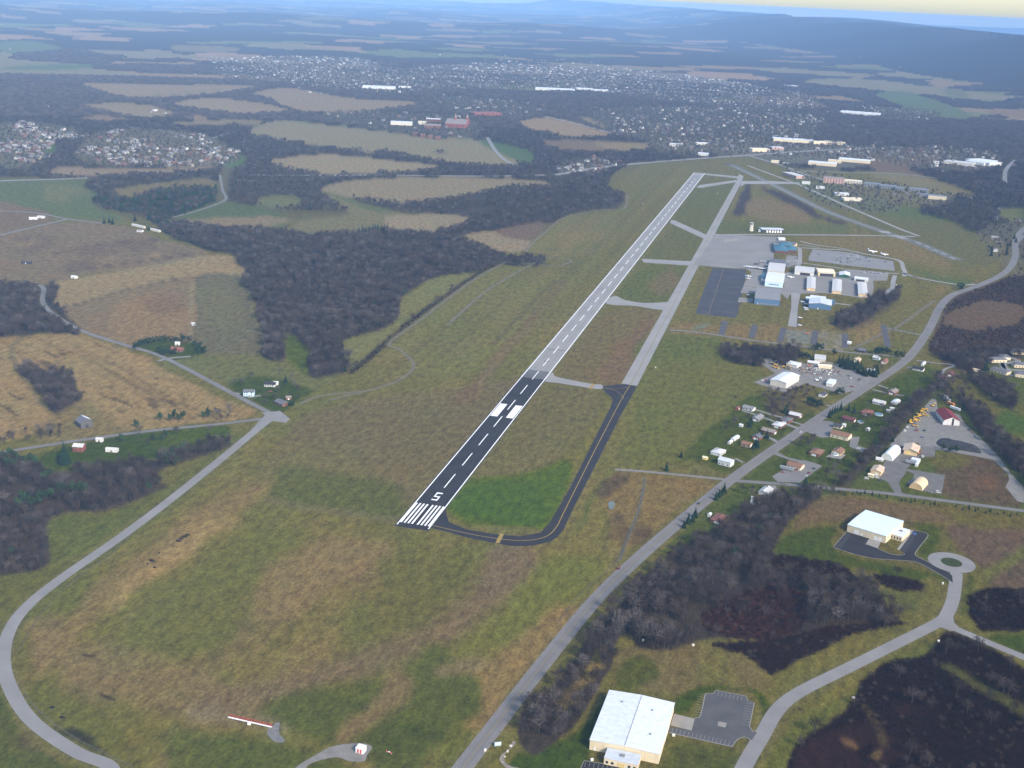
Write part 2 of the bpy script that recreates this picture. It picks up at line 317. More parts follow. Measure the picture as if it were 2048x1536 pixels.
# broad tones
MID = '640,820 800,790 960,770 1040,760 1000,830 900,930 820,1030 640,960 520,950 560,880'
field(MID, (.165, .138, .075), blur=8, alpha=.65); field(MID, (.135, .108, .066), blur=7, alpha=.6, noise=(NL, .45, 5)); field('560,930 700,950 820,980 800,1040 640,1020 540,990', (.09, .10, .034), blur=6, alpha=.75)
field('960,850 1090,780 1200,785 1180,860 1100,940 960,960', (.15, .125, .068), blur=7, alpha=.55); field('890,1000 930,960 1010,950 1100,930 1140,925 1120,1000 1080,1058 1000,1060 920,1040', (.078, .112, .016), blur=4, alpha=.95); field('900,1010 1000,960 1080,990 1060,1050', (.06, .105, .010), blur=6, alpha=.6); field('940,1055 1050,1050 1080,1062 1010,1066', (.17, .145, .085), blur=2, alpha=.6)
field('1120,740 1210,625 1310,620 1300,660 1250,765 1180,765', (.16, .125, .07), blur=3, alpha=.7); field('1200,740 1290,640 1310,650 1250,760', (.165, .115, .075), blur=4, alpha=.7)
field('1235,600 1290,535 1370,535 1375,560 1330,605', (.10, .115, .04), blur=2, alpha=.8); field('1300,570 1340,540 1360,560 1320,590', (.17, .125, .075), blur=4, alpha=.7); field('1300,518 1345,455 1400,475 1385,520', (.11, .115, .045), blur=2, alpha=.7)
field('1350,440 1400,375 1470,365 1420,460', (.11, .115, .045), blur=2, alpha=.7); field('1290,680 1420,670 1520,740 1490,830 1350,920 1240,930 1260,840', (.125, .128, .045), blur=6, alpha=.75); field('1290,680 1420,670 1440,700 1300,720', (.10, .12, .04), blur=4, alpha=.6)
field('1150,1060 1230,950 1200,960 1130,1080', (.085, .11, .035), blur=5, alpha=.7)
field('1215,950 1300,950 1430,962 1380,1010 1280,1085 1215,1080 1220,1010', (.185, .14, .07), blur=2); field('1290,955 1420,965 1300,1060', (.20, .15, .085), blur=3, alpha=.7, noise=(NS, .4, 4))
field('1205,965 1235,950 1250,960 1215,1000 1200,990', (.07, .05, .04), blur=3, alpha=.7); field('1205,1045 1240,1030 1260,1050 1310,1065 1280,1085 1215,1080', (.06, .04, .035), blur=3, alpha=.85, noise=(N1, .3, 4))
stroke('925,800 1000,712 1060,640 1130,560', 16, (.15, .105, .07), .6, blur=2); stroke('960,770 1010,700 1060,655', 7, (.20, .16, .10), .6); stroke('985,690 1060,610 1110,560', 5, (.09, .07, .05), .7); stroke('700,745 760,695 840,628 960,545 1005,525', 9, (.05, .04, .03), .95, cls=3); stroke('1135,520 1200,450 1260,400 1330,340', 10, (.10, .115, .04), .5, blur=2)
stroke('640,845 760,800 900,790 1000,770', 8, (.17, .13, .085), .5, blur=2); stroke('580,850 700,880 800,960 820,1010', 12, (.16, .125, .08), .4, blur=3); stroke('540,1000 650,1020 760,1035 830,1045', 12, (.17, .14, .1), .5, blur=3)
# near field
field('60,1290 130,1230 250,1120 350,1060 420,1000 520,960 560,940 480,1010 380,1070 300,1140 200,1220 140,1290 80,1340', (.21, .16, .088), blur=12, warp=9, alpha=.8)
field('200,1225 300,1120 380,1055 470,1040 420,1080 330,1150 250,1210', (.29, .215, .12), blur=9, warp=9, alpha=.85); field('220,1300 330,1170 470,1070 640,1060 600,1130 480,1200 420,1300 300,1330', (.13, .128, .046), blur=20, warp=9, alpha=.8)
field('480,1230 560,1130 660,1080 780,1095 740,1130 650,1180 560,1240', (.22, .165, .095), blur=18, warp=9, alpha=.75); field('100,1290 260,1290 400,1330 480,1400 430,1440 300,1420 140,1360', (.195, .15, .088), blur=20, warp=9, alpha=.7)
field('60,1240 110,1250 100,1330 70,1360 55,1300', (.20, .155, .09), blur=12, warp=9, alpha=.7); field('760,1100 900,1110 960,1150 880,1250 800,1290 700,1280', (.125, .118, .044), blur=20, warp=9, alpha=.7)
field('880,1300 920,1250 1020,1160 1080,1120 1180,1110 1200,1120 1120,1230 1040,1250 950,1290', (.15, .15, .052), blur=12, warp=9, alpha=.8); stroke('1030,1090 985,1170 920,1240 860,1275 760,1310 640,1355 520,1390 440,1400', 30, (.165, .125, .082), .85, blur=9)
field('980,1095 1060,1100 1030,1160 980,1200 950,1180', (.165, .13, .088), blur=12, warp=9, alpha=.8); field('870,1345 960,1310 1090,1225 1140,1220 1080,1290 1010,1370 960,1450 930,1430 950,1360', (.225, .165, .09), blur=9, warp=9, alpha=.9); stroke('880,1350 910,1335 950,1325', 16, (.2, .155, .10), .8, blur=6)
field('490,1430 600,1380 800,1330 860,1290 900,1310 860,1345 940,1345 955,1390 900,1450 850,1500 780,1500 600,1460', (.084, .095, .03), blur=12, warp=9, alpha=.9); field('760,1330 800,1340 810,1380 740,1450 700,1480 680,1450 730,1390', (.19, .145, .085), blur=12, warp=9, alpha=.85)
field('330,1536 380,1460 500,1480 640,1500 700,1560 300,1600', (.084, .096, .03), blur=12, warp=9, alpha=.85); field('740,1480 800,1440 880,1440 940,1390 900,1480 850,1560 780,1560', (.07, .082, .026), blur=12, warp=9, alpha=.8)
field('40,1380 130,1380 220,1440 260,1500 240,1560 130,1490', (.12, .12, .042), blur=12, warp=9, alpha=.8); field('440,1405 540,1430 570,1470 480,1450 400,1430', (.19, .165, .115), blur=9, warp=9, alpha=.7)
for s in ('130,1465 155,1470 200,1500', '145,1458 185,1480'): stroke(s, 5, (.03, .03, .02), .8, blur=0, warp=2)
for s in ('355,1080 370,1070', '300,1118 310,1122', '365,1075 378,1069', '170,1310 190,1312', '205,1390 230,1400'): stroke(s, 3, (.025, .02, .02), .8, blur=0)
field('-100,1160 100,1130 200,1090 330,985 440,900 500,850 545,835 470,910 330,1030 130,1170 40,1260 0,1400 -100,1400', (.115, .118, .042), blur=2, alpha=.9)
field('105,1040 230,1015 340,975 300,1010 160,1100 100,1120', (.10, .115, .04), blur=3, alpha=.8); field('-100,1400 0,1400 40,1460 130,1530 200,1600 -100,1700', (.08, .095, .03), blur=3, alpha=.9); field('-100,1420 20,1440 80,1510 -100,1560', (.10, .075, .05), blur=3, alpha=.7, noise=(N1, .45, 5))
wood('-100,935 60,925 120,940 200,935 290,925 360,905 455,878 462,893 395,918 330,940 320,962 336,976 230,1012 112,1034 105,1100 90,1132 0,1150 -100,1160', warp=4)
field('75,912 180,882 280,862 440,845 462,868 440,880 360,906 250,928 120,938', DGR, blur=2); field('300,870 430,848 460,868 380,890 320,890', GRN, blur=3, alpha=.7)
# old runway corner and the far platform
field('1490,372 1500,362 1500,380 1505,400 1500,425 1480,430 1468,425', (.055, .042, .042), cls=3); field('1528,375 1600,400 1640,430 1690,443 1670,448 1610,425 1535,385', (.055, .042, .042), cls=3)
field('1500,400 1550,400 1620,430 1600,445 1500,432', (.185, .145, .085), blur=2); field('1430,440 1560,450 1680,450 1680,465 1440,470', (.105, .12, .05), blur=2, alpha=.7); field('1600,480 1750,470 1880,500 1900,540 1800,520 1660,490', (.19, .15, .08), blur=2, alpha=.8); field('1800,530 1880,555 1950,560 1900,570', (.085, .115, .045), blur=2)
field('1740,440 1900,440 1990,480 1985,530 1900,520 1800,470', (.12, .118, .055), blur=2, alpha=.8); field('1580,350 1700,380 1900,440 1760,430 1640,400', (.095, .125, .05), blur=2, alpha=.8)
field('1460,300 1600,300 1740,310 1700,340 1560,325', (.15, .15, .13), blur=2, alpha=.7); field('1320,282 1500,288 1740,295 1760,318 1560,315 1480,308 1340,300', (.15, .14, .13), blur=2, alpha=.8)
field('1720,310 1850,300 1900,330 1980,360 1900,365 1760,345', (.15, .11, .085), cls=3); field('1740,345 1860,355 1960,375 1990,395 1900,385 1780,362', (.19, .17, .10), cls=0); field('1850,370 1940,372 1985,385 1960,400 1880,390', (.175, .155, .085))
wood('1880,400 1980,385 2100,380 2100,470 2040,470 1990,480 1900,440 1840,425', col=(.06, .06, .045)); field('2000,420 2048,415 2048,440 2010,440', (.13, .135, .06))
wood('1820,330 1990,330 2100,320 2100,385 1990,392 1900,368'); wood('1950,350 2100,340 2100,300 2000,310')
# right of the road
field('1330,1100 1480,960 1600,880 1830,735 1900,740 2100,720 2100,1050 1900,1010 1640,990 1500,1020 1400,1080', (.085, .10, .032), blur=1, cls=0, warp=3); field('1480,960 1640,840 1830,735 1860,770 1700,960 1560,965', DGR, blur=3, alpha=.7, noise=(NL, .35, 4)); field('1440,840 1520,790 1640,830 1560,880 1470,945 1380,920 1350,925', DGR, blur=3, alpha=.8)
field('1880,730 1960,740 2100,860 2100,980 2040,900 1950,830', (.12, .11, .042), blur=3); field('1990,860 2060,880 2100,920 2100,860 2010,820', (.06, .10, .026), blur=3, alpha=.8); wood('1885,705 1950,690 2100,660 2100,700 1990,725 1960,740 1900,735', col=(.065, .05, .045))
field('1858,690 1885,615 1912,580 2048,548 2100,540 2100,680 1960,700 1900,715', (.095, .065, .048), cls=3, blur=1); field('1880,640 1960,600 2048,610 2048,640 1950,660', (.13, .095, .065), blur=4, alpha=.7)
wood('1925,790 1960,815 2020,880 2100,930 2100,1000 2020,930 1950,850 1915,800', col=(.045, .04, .034)); wood('1945,745 2000,765 2040,800 2030,820 1980,790 1950,770', col=(.05, .042, .034)); stroke('1670,985 1760,890 1830,810 1880,768', 14, (.055, .05, .035), 1, cls=1); stroke('1880,760 1900,790 1890,800', 10, (.055, .05, .035), 1, cls=1)
wood('1675,652 1680,626 1720,612 1772,584 1802,580 1782,622 1742,650 1692,662'); wood('1440,696 1462,694 1525,702 1590,694 1592,712 1560,732 1480,726 1446,713')
wood('1540,800 1570,790 1590,800 1585,830 1550,840 1525,820', col=(.085, .075, .05)); field('1530,790 1600,770 1660,800 1600,830 1540,830', (.115, .10, .05), blur=3, alpha=.6)
for s in ('1360,645 1450,652 1440,672 1350,665', '1450,650 1510,652 1500,675 1440,672', '1515,650 1570,656 1560,682 1510,676', '1570,655 1625,660 1620,688 1565,684'): field(s, (.2, .15, .08), blur=1, alpha=.85)
field('1390,655 1412,643 1410,656 1388,658', (.16, .19, .165), blur=1); field('1566,658 1620,664 1622,690 1568,686', (.20, .2, .185), blur=1, sm=False); field('1632,664 1695,672 1695,700 1632,692', (.24, .22, .195), blur=1, noise=(NF, .3, 4)); field('1715,660 1765,650 1775,690 1720,700', (.20, .16, .085), blur=1)
field('1690,660 1790,620 1880,570 1900,572 1800,640 1700,672', (.22, .165, .09), blur=2, alpha=.6); field('1700,690 1830,690 1800,730 1700,720', (.10, .115, .04), blur=3, alpha=.6)
field('1750,630 1850,580 1870,600 1840,690 1790,700 1770,650', (.135, .125, .05), blur=3, alpha=.7)
# around the two white warehouses
field('1630,1000 1760,1000 2100,1040 2100,1180 1960,1190 1900,1170 1700,1130 1560,1080', (.125, .11, .045), blur=2, cls=0, warp=3); field('1640,1000 1800,1005 1900,1040 1760,1050 1640,1040 1590,1060', (.145, .105, .07), blur=4, alpha=.8); field('1570,1070 1670,1050 1680,1100 1900,1150 1890,1170 1690,1130 1560,1110', DGR, blur=3, alpha=.9); field('1800,1040 1880,1060 1870,1120 1840,1110 1830,1060', DGR, blur=4, alpha=.8)
field('1890,1050 1960,1060 2048,1060 2100,1070 2050,1100 1980,1140 1930,1110', (.12, .085, .065), blur=2, alpha=.9); field('1980,1150 2100,1090 2100,1180 2000,1180', (.11, .08, .06), blur=2, alpha=.9); stroke('1960,1160 1990,1140 2060,1095', 10, (.13, .13, .05), .9, blur=1)
field('1870,1190 1960,1175 1940,1260 2100,1330 2100,1300 1990,1265 1960,1250 1935,1205', (.13, .125, .05), blur=2); field('1930,1120 1945,1180 1935,1240 1925,1180', DGR, blur=2, alpha=.6)
field('1820,1170 1890,1180 1880,1230 1800,1270 1640,1340 1560,1400 1500,1400 1420,1360 1240,1300 1200,1360 1170,1500 1300,1600 1500,1600', (.13, .12, .05), blur=2, cls=0); field('1230,1300 1430,1285 1540,1345 1520,1400 1400,1390 1250,1380', (.155, .125, .068), blur=5, alpha=.8, noise=(NS, .3, 3)); field('1225,1330 1290,1310 1310,1350 1230,1385', DGR, blur=4, alpha=.7)
field('1000,1560 1030,1490 1110,1480 1180,1420 1210,1370 1190,1460 1180,1520 1340,1545 1480,1500 1520,1470 1480,1560 1400,1640 1000,1640', DGR, blur=2); field('1340,1480 1480,1500 1460,1560 1330,1560', (.075, .085, .03), blur=4, alpha=.8); field('1340,1400 1410,1370 1490,1380 1530,1400 1520,1450 1500,1390 1420,1380 1350,1430', DGR, blur=2)
field('1500,1560 1540,1500 1600,1440 1700,1390 1780,1330 1860,1290 1850,1320 1740,1380 1640,1460 1560,1560', (.12, .125, .045), blur=2)
field('1035,1500 1020,1450 1090,1375 1160,1280 1250,1190 1330,1110 1350,1130 1280,1210 1200,1290 1140,1360 1100,1420', (.13, .115, .055), blur=2, alpha=.8)
wood('1345,1108 1420,1062 1510,1010 1620,985 1642,996 1580,1042 1552,1090 1545,1135 1640,1150 1690,1140 1760,1180 1780,1215 1790,1250 1640,1275 1540,1280 1430,1275 1335,1300 1280,1296 1262,1265 1236,1280 1205,1335 1185,1300 1150,1390 1110,1420 1090,1490 1055,1505 1030,1460 1060,1400 1100,1375 1180,1268 1250,1195', warp=2, col=(.052, .042, .036))
field('1545,1108 1640,1118 1690,1130 1700,1160 1620,1160 1560,1150 1540,1130', BRUSH, cls=3, blur=1); field('1470,1190 1560,1165 1630,1215 1590,1272 1470,1272 1410,1235', (.045, .02, .016), cls=3, blur=3); field('1540,1345 1500,1310 1430,1284 1560,1275 1700,1255 1790,1245 1815,1250 1760,1262 1640,1302', BRUSH, cls=3, blur=1)
field('1750,1145 1842,1160 1842,1182 1790,1180', BRUSH, cls=3); field('1760,1180 1840,1200 1835,1225 1790,1225', (.11, .11, .045), blur=2)
wood('1150,1440 1110,1480 1080,1500 1060,1490 1130,1420 1190,1350 1220,1320 1210,1345', warp=2, col=(.05, .04, .035)); stroke('1120,1410 1160,1370 1190,1330', 9, (.2, .15, .08), .9, cls=0)
field('1545,1600 1590,1500 1690,1425 1750,1345 1850,1312 1872,1272 1925,1262 2048,1332 2150,1370 2150,1650 1540,1650', (.016, .009, .008), cls=3, blur=2); field('1600,1500 1750,1430 1850,1400 1900,1450 1800,1536 1620,1560', (.03, .014, .012), blur=8, alpha=.7, noise=(N1, .4, 4)); stroke('1900,1335 1960,1370 2048,1420 2100,1450', 12, (.085, .085, .035), .9, cls=0); stroke('1730,1410 1760,1460 1770,1490', 5, (.10, .075, .04), .6); field('1690,1470 1710,1475 1720,1490 1700,1490', (.16, .10, .06), blur=2, alpha=.8); field('1740,1510 1770,1500 1760,1525', (.16, .11, .06), blur=2, alpha=.7)
field('1940,1205 1968,1180 2048,1174 2150,1176 2150,1258 2000,1264 1962,1255', (.016, .009, .008), cls=3, blur=1); field('1975,1275 2048,1270 2120,1270 2120,1310 2048,1310', DGR, blur=2)
# yards on the right
field('1650,860 1720,830 1700,900 1620,950 1560,960 1580,900', (.07, .095, .03), blur=3, alpha=.6)
field('1870,930 1960,900 2020,960 2040,1010 1960,1005 1880,985', (.10, .075, .05), blur=3); field('1930,960 2000,960 1990,985 1930,985', (.17, .10, .06), blur=4, alpha=.7, noise=(N1, .4, 4)); field('1860,905 1940,910 1930,935 1870,935', (.12, .11, .045), blur=2)

TOWN = ['430,116 560,112 720,116 800,136 960,126 1250,136 1480,165 1610,188 1640,220 1400,208 1250,192 1150,178 960,178 760,188 560,164 440,152', '870,192 1000,196 1080,212 1060,232 960,235 880,215', '1200,214 1500,212 1640,232 1640,270 1560,290 1400,288 1230,268', '1300,280 1480,284 1760,290 1980,300 2000,330 1900,345 1740,322 1480,312 1330,305', '1730,212 1870,222 1860,240 1740,232', '1880,132 2030,136 2030,152 1880,150', '0,248 60,244 150,254 148,276 100,286 82,328 0,334', '155,300 205,262 370,260 478,298 470,325 410,334 190,330', '640,225 880,225 960,245 940,275 700,250', '1560,330 1700,355 1900,385 1900,410 1800,410 1640,372', '1600,370 1780,395 1780,425 1660,415', '1200,600 1201,600 1201,601', '1950,470 2048,440 2048,545 2010,530', '1130,318 1210,320 1210,345 1130,345']
for s in TOWN[:5]+TOWN[6:]: lay(s, (.17, .155, .125), blur=2, warp=10, cls=4, alpha=.45)
# ================================================================== paving
ASP = mat('dark_asphalt', (.040, .037, .038), .9, .22, .05); ASP2 = mat('worn_asphalt', (.28, .27, .255), .9, .10, .03); CONC = mat('pale_concrete', (.43, .40, .35), .9, .1, .2)
OLDR = mat('old_runway_asphalt', (.41, .40, .375), .9, .10, .02); ROADM = mat('road_asphalt', (.26, .25, .24), .9, .13, .04); LROAD = mat('pale_road', (.345, .335, .32), .9, .10, .05); GRAV = mat('gravel', (.31, .295, .265), .95, .15, .15); DIRTR = mat('dirt_track', (.21, .18, .115), .95, .2, .1)
APM = mat('apron_grey', (.34, .325, .30), .9, .10, .02); APD = mat('apron_dark', (.082, .08, .092), .9, .16, .03); WHITE = mat('white_marking', (.82, .82, .80), .7, .08, .2); WORNW = mat('worn_white_marking', (.44, .44, .42), .8, .2, .3); YEL = mat('yellow_marking', (.46, .32, .08), .8, .1, .3); YELF = mat('faded_yellow_marking', (.36, .28, .12), .8, .2, .3); SHO = mat('shoulder_gravel', (.30, .285, .265), .95, .15, .2); KERB = mat('kerb_concrete', (.42, .40, .35), .9, .1, .5)
def clear(P): lay(None, (.15, .14, .10), blur=1, warp=0, cls=9, P=np.asarray(P), alpha=.6)
def pave(name, s, m, z, sm=False, P=None, label=None):
    P = GP(s) if P is None else P
    if sm: P = smooth(P, True, 5)
    clear(P); return struct(name, sheet(P, z), m, label)
def road(name, s, wd, m, z, label=None, n=8):
    P = smooth(GP(s), False, n); stroke(None, wd+3, (.16, .15, .10), .5, blur=0, warp=0, P=P); stroke(None, wd+11, (0, 0, 0), 0., blur=0, warp=0, cls=9, P=P); return struct(name, ribbon(P, wd, z), m, label), P
# runway: world axes run with it
FT = .3048
RW0, RWL = -3.0, 2506.
seam = G(1069, 757)[1]
clear([(-17, -4), (17, -4), (17, 2510), (-17, 2510)])
rw = struct('runway', MB().quad((-16.2, RW0, .10), (16.2, RW0, .10), (16.2, seam, .10), (-16.2, seam, .10), m=0).quad((-16.2, seam, .10), (16.2, seam, .10), (16.2, RWL, .10), (-16.2, RWL, .10), m=1), [ASP, OLDR], 'long runway, fresh black asphalt at the near end and worn grey beyond')
Z1 = .16
def rect(mb, x0, x1, y0, y1, z): return mb.quad((x0, y0, z), (x1, y0, z), (x1, y1, z), (x0, y1, z))
for sx in (-1, 1): rect(MB(), *sorted((sx*14.2, sx*15.3)), .5, RWL-1, Z1).build('edge_line', WHITE, rw)
for k in range(8):
    x = ((-46+k*11.5) if k < 4 else (5.75+(k-4)*11.5))*FT
    rect(MB(), x, x+5.75*FT, 20*FT, 170*FT, Z1).build('threshold_bar', WHITE, rw)
for sx in (-1, 1):
    rect(MB(), *sorted((sx*5.0, sx*13.4)), 1020*FT, 1170*FT, Z1).build('aiming_marking', WHITE, rw)
    for k in range(4):
        x = (4+k*2.8)*sx
        rect(MB(), *sorted((x-1.2*sx, x+1.3*sx)), RWL-52, RWL-6, Z1).build('threshold_bar', WORNW, rw)
st = rect(MB(), -.55, .55, 0, 120*FT, Z1).mesh('centreline_stripe', WHITE)
for k in range(38): ob('centreline_stripe', st, rw, (0, (310+200*k)*FT, 0))
num = MB(); x0, x1, y0, y1 = -3., 3., 205*FT, 268*FT; q = 1.35; ym = (y0+y1)/2+.8
for a in ((x0, x1, y1-2.8, y1), (x0, x0+q, ym, y1-2.8), (x0, x1, ym-2.6, ym), (x1-q, x1, y0+2.6, ym-2.6), (x0, x1, y0, y0+2.6)): rect(num, *a, Z1)
num.build('numeral', WHITE, rw)
for k, (yy, ww, hh) in enumerate(((seam+135, 26, 7), (seam+75, 6, 16))): rect(MB(), -ww/2, ww/2, yy, yy+hh*.25, .125).build('tar_patch', mat('tar_patch', (.09, .09, .095), .9), rw)
rect(MB(), -14, 14, seam, seam+34, .125).build('resurfaced_patch', mat('resurfaced_patch', (.185, .185, .18), .9, .15, .05), rw)
RUB = mat('rubber_streak', (.25, .245, .24), .9, .15, .05); JNT = mat('sealed_joint', (.20, .195, .19), .9, .15, .05)
for k in range(9):
    x = rng.uniform(-5, 5); y = rng.uniform(2080, 2330); rect(MB(), x-.5, x+.5, y, y+rng.uniform(60, 150), .13).build('rubber_streak', RUB, rw)
for k in range(26):
    y = seam+60+k*74+rng.uniform(-20, 20); x = rng.uniform(-15, 0); rect(MB(), x, x+rng.uniform(9, 15), y, y+.5, .128).build('sealed_joint', JNT, rw)
for x in (-7.6, 7.6): rect(MB(), x-.2, x+.2, seam+36, RWL-60, .127).build('sealed_joint', JNT, rw)
NEWJ = mat('new_joint', (.065, .06, .06), .9, .15, .05)
for x in (-7.6, -3.8, 3.8, 7.6): rect(MB(), x-.12, x+.12, 2, seam-2, .127).build('paving_joint', NEWJ, rw)
# taxiways
TXN = np.vstack([GP('2:1000,1386 1108,1255 1112,1300 1130,1350 1250,1400 1400,1425 1530,1440'), GP('3:0,1445 140,1418 200,1350 330,1130 470,850 600,590 622,530 560,470 545,440 700,428 784,438 660,660 510,960 370,1230 290,1400 250,1450 200,1480 100,1505 0,1510'), GP('2:1530,1508 1300,1465 1010,1388')])
tx = pave('taxiway', None, ASP, .055, P=TXN, label='black taxiway looping from the runway end to the grey taxiway')
cl = smooth(GP('862,1050 935,1067 1000,1078 1050,1081 1090,1074 1112,1055 1130,1020 1190,900 1245,795 1262,768'), False, 6); ribbon(cl, .8, .10).build('centreline', YEL, tx)
ribbon(smooth(GP('3:545,455 600,460 650,480 680,505 692,525'), False, 5), .5, .10).build('centreline', YEL, tx); ribbon(smooth(GP('3:560,452 640,462 720,448'), False, 5), .5, .10).build('centreline', YEL, tx)
def bar(s, wd, z, m, par, nm='hold_line'): ribbon(GP(s), wd, z).build(nm, m, par)
bar('2:1452,1490 1484,1428', 3.6, .105, YEL, tx)
tg = pave('taxiway', '1243,767 1274,772 1484,362 1487,352 1478,348 1474,360', OLDR, .06, label='worn grey taxiway running parallel to the runway'); bar('1262,768 1475,366', .9, .10, YELF, tg, 'centreline')
for s, sm in (('3:160,405 215,350 235,375 300,392 470,425 545,432 535,462 380,440 250,420', 1), ('1216,597 1232,592 1250,600 1290,606 1345,604 1338,612 1325,620 1270,612 1228,610 1212,606', 1), ('1283,518 1290,518 1392,523 1390,532 1288,525', 0), ('1342,440 1350,441 1414,470 1410,478 1400,474 1340,446', 0), ('1392,374 1400,370 1472,360 1474,364 1400,376', 0), ('1404,346 1478,353 1478,357 1404,349', 0), ('1484,362 1540,362 1600,365 1600,368 1490,368 1480,374', 0)):
    pave('taxiway', s, OLDR, .075, sm=bool(sm))
bar('3:468,460 492,425', 3, .12, YEL, tg)
ap = pave('apron', '1388,530 1432,468 1555,474 1550,490 1545,530 1510,537 1468,537', APM, .085, label='broad grey concrete apron beside the terminal'); pave('apron', 'a:110,545 560,600 540,760 640,790 700,840 620,850 600,905 520,830 240,765 90,740 190,595', APM, .05)
apd = pave('apron', '1426,535 1493,540 1486,580 1472,636 1391,627 1402,595', APD, .07, label='dark asphalt apron in front of the hangars'); bar('1447,538 1416,630', .6, .11, YELF, apd, 'centreline'); bar('1440,600 1480,605', .4, .11, WORNW, apd, 'marking')
for k in range(9): bar('%d,%d %d,%d' % (1432+k*0-k*4.2, 540+k*10, 1486-k*1.6, 546+k*10), .35, .11, YELF, apd, 'tie_down_line')
sheet(GP('1447,480 1477,476 1478,481 1448,485'), .12).build('concrete_pad', CONC, ap)
pave('apron', 'a:640,830 745,840 715,1000 700,1220 600,1205 640,1000', OLDR, .075, label='narrow grey ramp running out to the grass'); pave('apron', 'a:560,600 680,590 680,540 1140,600 1300,560 1750,600 1730,690 1570,690 1580,760 1560,870 1480,890 1050,830 640,840 560,790', APM, .065, label='grey apron around the low hangars')
pave('apron', 'a:100,745 240,770 220,840 60,830', APM, .09); pave('apron', 'a:45,880 215,895 200,940 30,935', APM, .09)
pk = pave('parking_lot', 'a:885,335 1150,355 1350,380 1480,415 1800,470 1818,580 1300,520 1000,480 845,465 832,440', mat('pale_lot', (.33, .325, .315), .9, .08, .05), .10, label='pale airport parking lot with scattered cars')
pave('parking_lot', 'a:590,400 700,410 720,500 600,540 560,500', APM, .09)
for s, wd in (('1640,495 1590,490 1580,505', 5), ('a:735,310 740,400 735,480 720,520', 8), ('a:740,315 1000,330 1270,345 1500,390 1720,425 1880,470 1910,540 1935,600 1920,640', 8), ('a:760,490 1000,520 1300,565 1500,590 1870,610', 6), ('a:1900,600 2048,650', 7), ('1826,553 1870,562 1925,570 1950,568', 7), ('a:1820,630 1800,700 1790,770 1740,810 1690,860', 8), ('a:740,240 900,280 1050,300 1300,335', 6), ('a:1040,830 1250,850 1460,890', 5), ('a:1120,945 1320,970', 6)):
    road('road', s, wd, OLDR, .11)
# cross runway and its taxiway
xr, P_ = road('runway', '1452,328 1470,333 1560,376 1660,425 1780,468 1835,486 1915,520', 26, mat('grass_grown_runway', (.20, .20, .165), .95, .2, .05), .06, 'old thin cross runway fading into the grass')
ribbon(GP('1470,334 1560,377 1660,426 1780,468'), 4, .10).build('centreline', mat('faded_centre', (.36, .36, .33), .9), xr); ribbon(GP('1766,462 1774,466'), 22, .12).build('threshold_marking', WORNW, xr); ribbon(GP('1786,470 1812,478'), 20, .115).build('threshold_marking', mat('pale_patch', (.38, .37, .33), .9), xr)
for k in range(5): ribbon(GP('%d,%d %d,%d' % (1832+17*k, 484+7.5*k, 1842+17*k, 488+7.5*k)), 5, .10).build('marking', WORNW, xr)
road('taxiway', '1495,331 1600,370 1700,415 1800,458 1838,472', 9, OLDR, .065, n=1); road('taxiway', '1410,470 1500,469 1650,470 1740,471 1830,473', 10, OLDR, .12, n=1)
# public roads
ZR = .18
mr, MP = road('road', '860,1620 925,1536 980,1465 1100,1310 1200,1190 1300,1095 1400,1010 1475,950 1560,890 1640,835 1740,770 1800,730 1830,700 1860,655 1880,615 1905,590 1960,570 2010,545 2030,515 2032,480 2052,455 2100,430', 12.5, SHO, .14, 'two-lane main road with yellow centre line passing houses and airport')
ribbon(MP, 9.4, ZR).build('carriageway', ROADM, mr); nn = len(MP)
for off in (-.2, .2): ribbon(MP[:nn*6//10], .16, .22, off=off).build('centre_line', YEL, mr)
for off in (-3.6, 3.6): ribbon(MP[:nn*6//10], .18, .22, off=off).build('edge_line', WORNW, mr)
road('road', '225,1600 222,1536 150,1503 62,1440 18,1370 7,1312 22,1255 62,1205 132,1150 240,1075 340,1000 440,920 510,862 548,832', 9.5, LROAD, .15, 'pale new road curving round the end of the airfield')
pave('road', '495,868 530,830 522,826 560,822 580,838 572,846 545,842 515,862', LROAD, .19); road('road', '548,830 480,795 330,716 250,690 170,664 112,632 86,605 88,580 80,570', 7, ROADM, .155, 'narrow country road along the cornfield'); road('road', '545,835 440,848 300,862 150,882 0,905 -90,916', 6.5, ROADM, .165, 'country road below the cornfield')
road('road', '1475,962 1560,968 1700,980 1800,990 2048,1022 2120,1030', 7, ROADM, .15, 'side road lined with young evergreens'); road('road', '1230,939 1300,944 1440,958 1478,962', 5, GRAV, .12, 'gravel track from the main road to the grass')
ir, IP = road('road', '1913,1145 1910,1175 1905,1202 1895,1226 1880,1243 1800,1284 1700,1334 1600,1384 1555,1420 1525,1470 1490,1530 1470,1580', 10.5, LROAD, .15, 'pale industrial park road curving between brush and warehouses'); road('road', '1884,1246 1935,1268 2048,1315 2130,1350', 8.5, LROAD, .17); pave('road', '1862,1253 1882,1232 1905,1222 1908,1245 1925,1262 1900,1262 1885,1256', LROAD, .185, sm=False)
# turning circle
cc = G(1903, 1125); cs = np.array([(cc[0]+20*math.cos(a), cc[1]+20*math.sin(a)) for a in np.linspace(0, 2*math.pi, 41)]); pave('turning_circle', None, LROAD, .165, P=cs[:-1], label='round turning circle at the end of the industrial road'); tc_ = struct('grass_island', sheet(np.array([(cc[0]+9*math.cos(a), cc[1]+9*math.sin(a)) for a in np.linspace(0, 2*math.pi, 33)[:-1]]), .24), mat('lawn', DGR, .95, .3, .2), 'round grass island inside the turning circle')
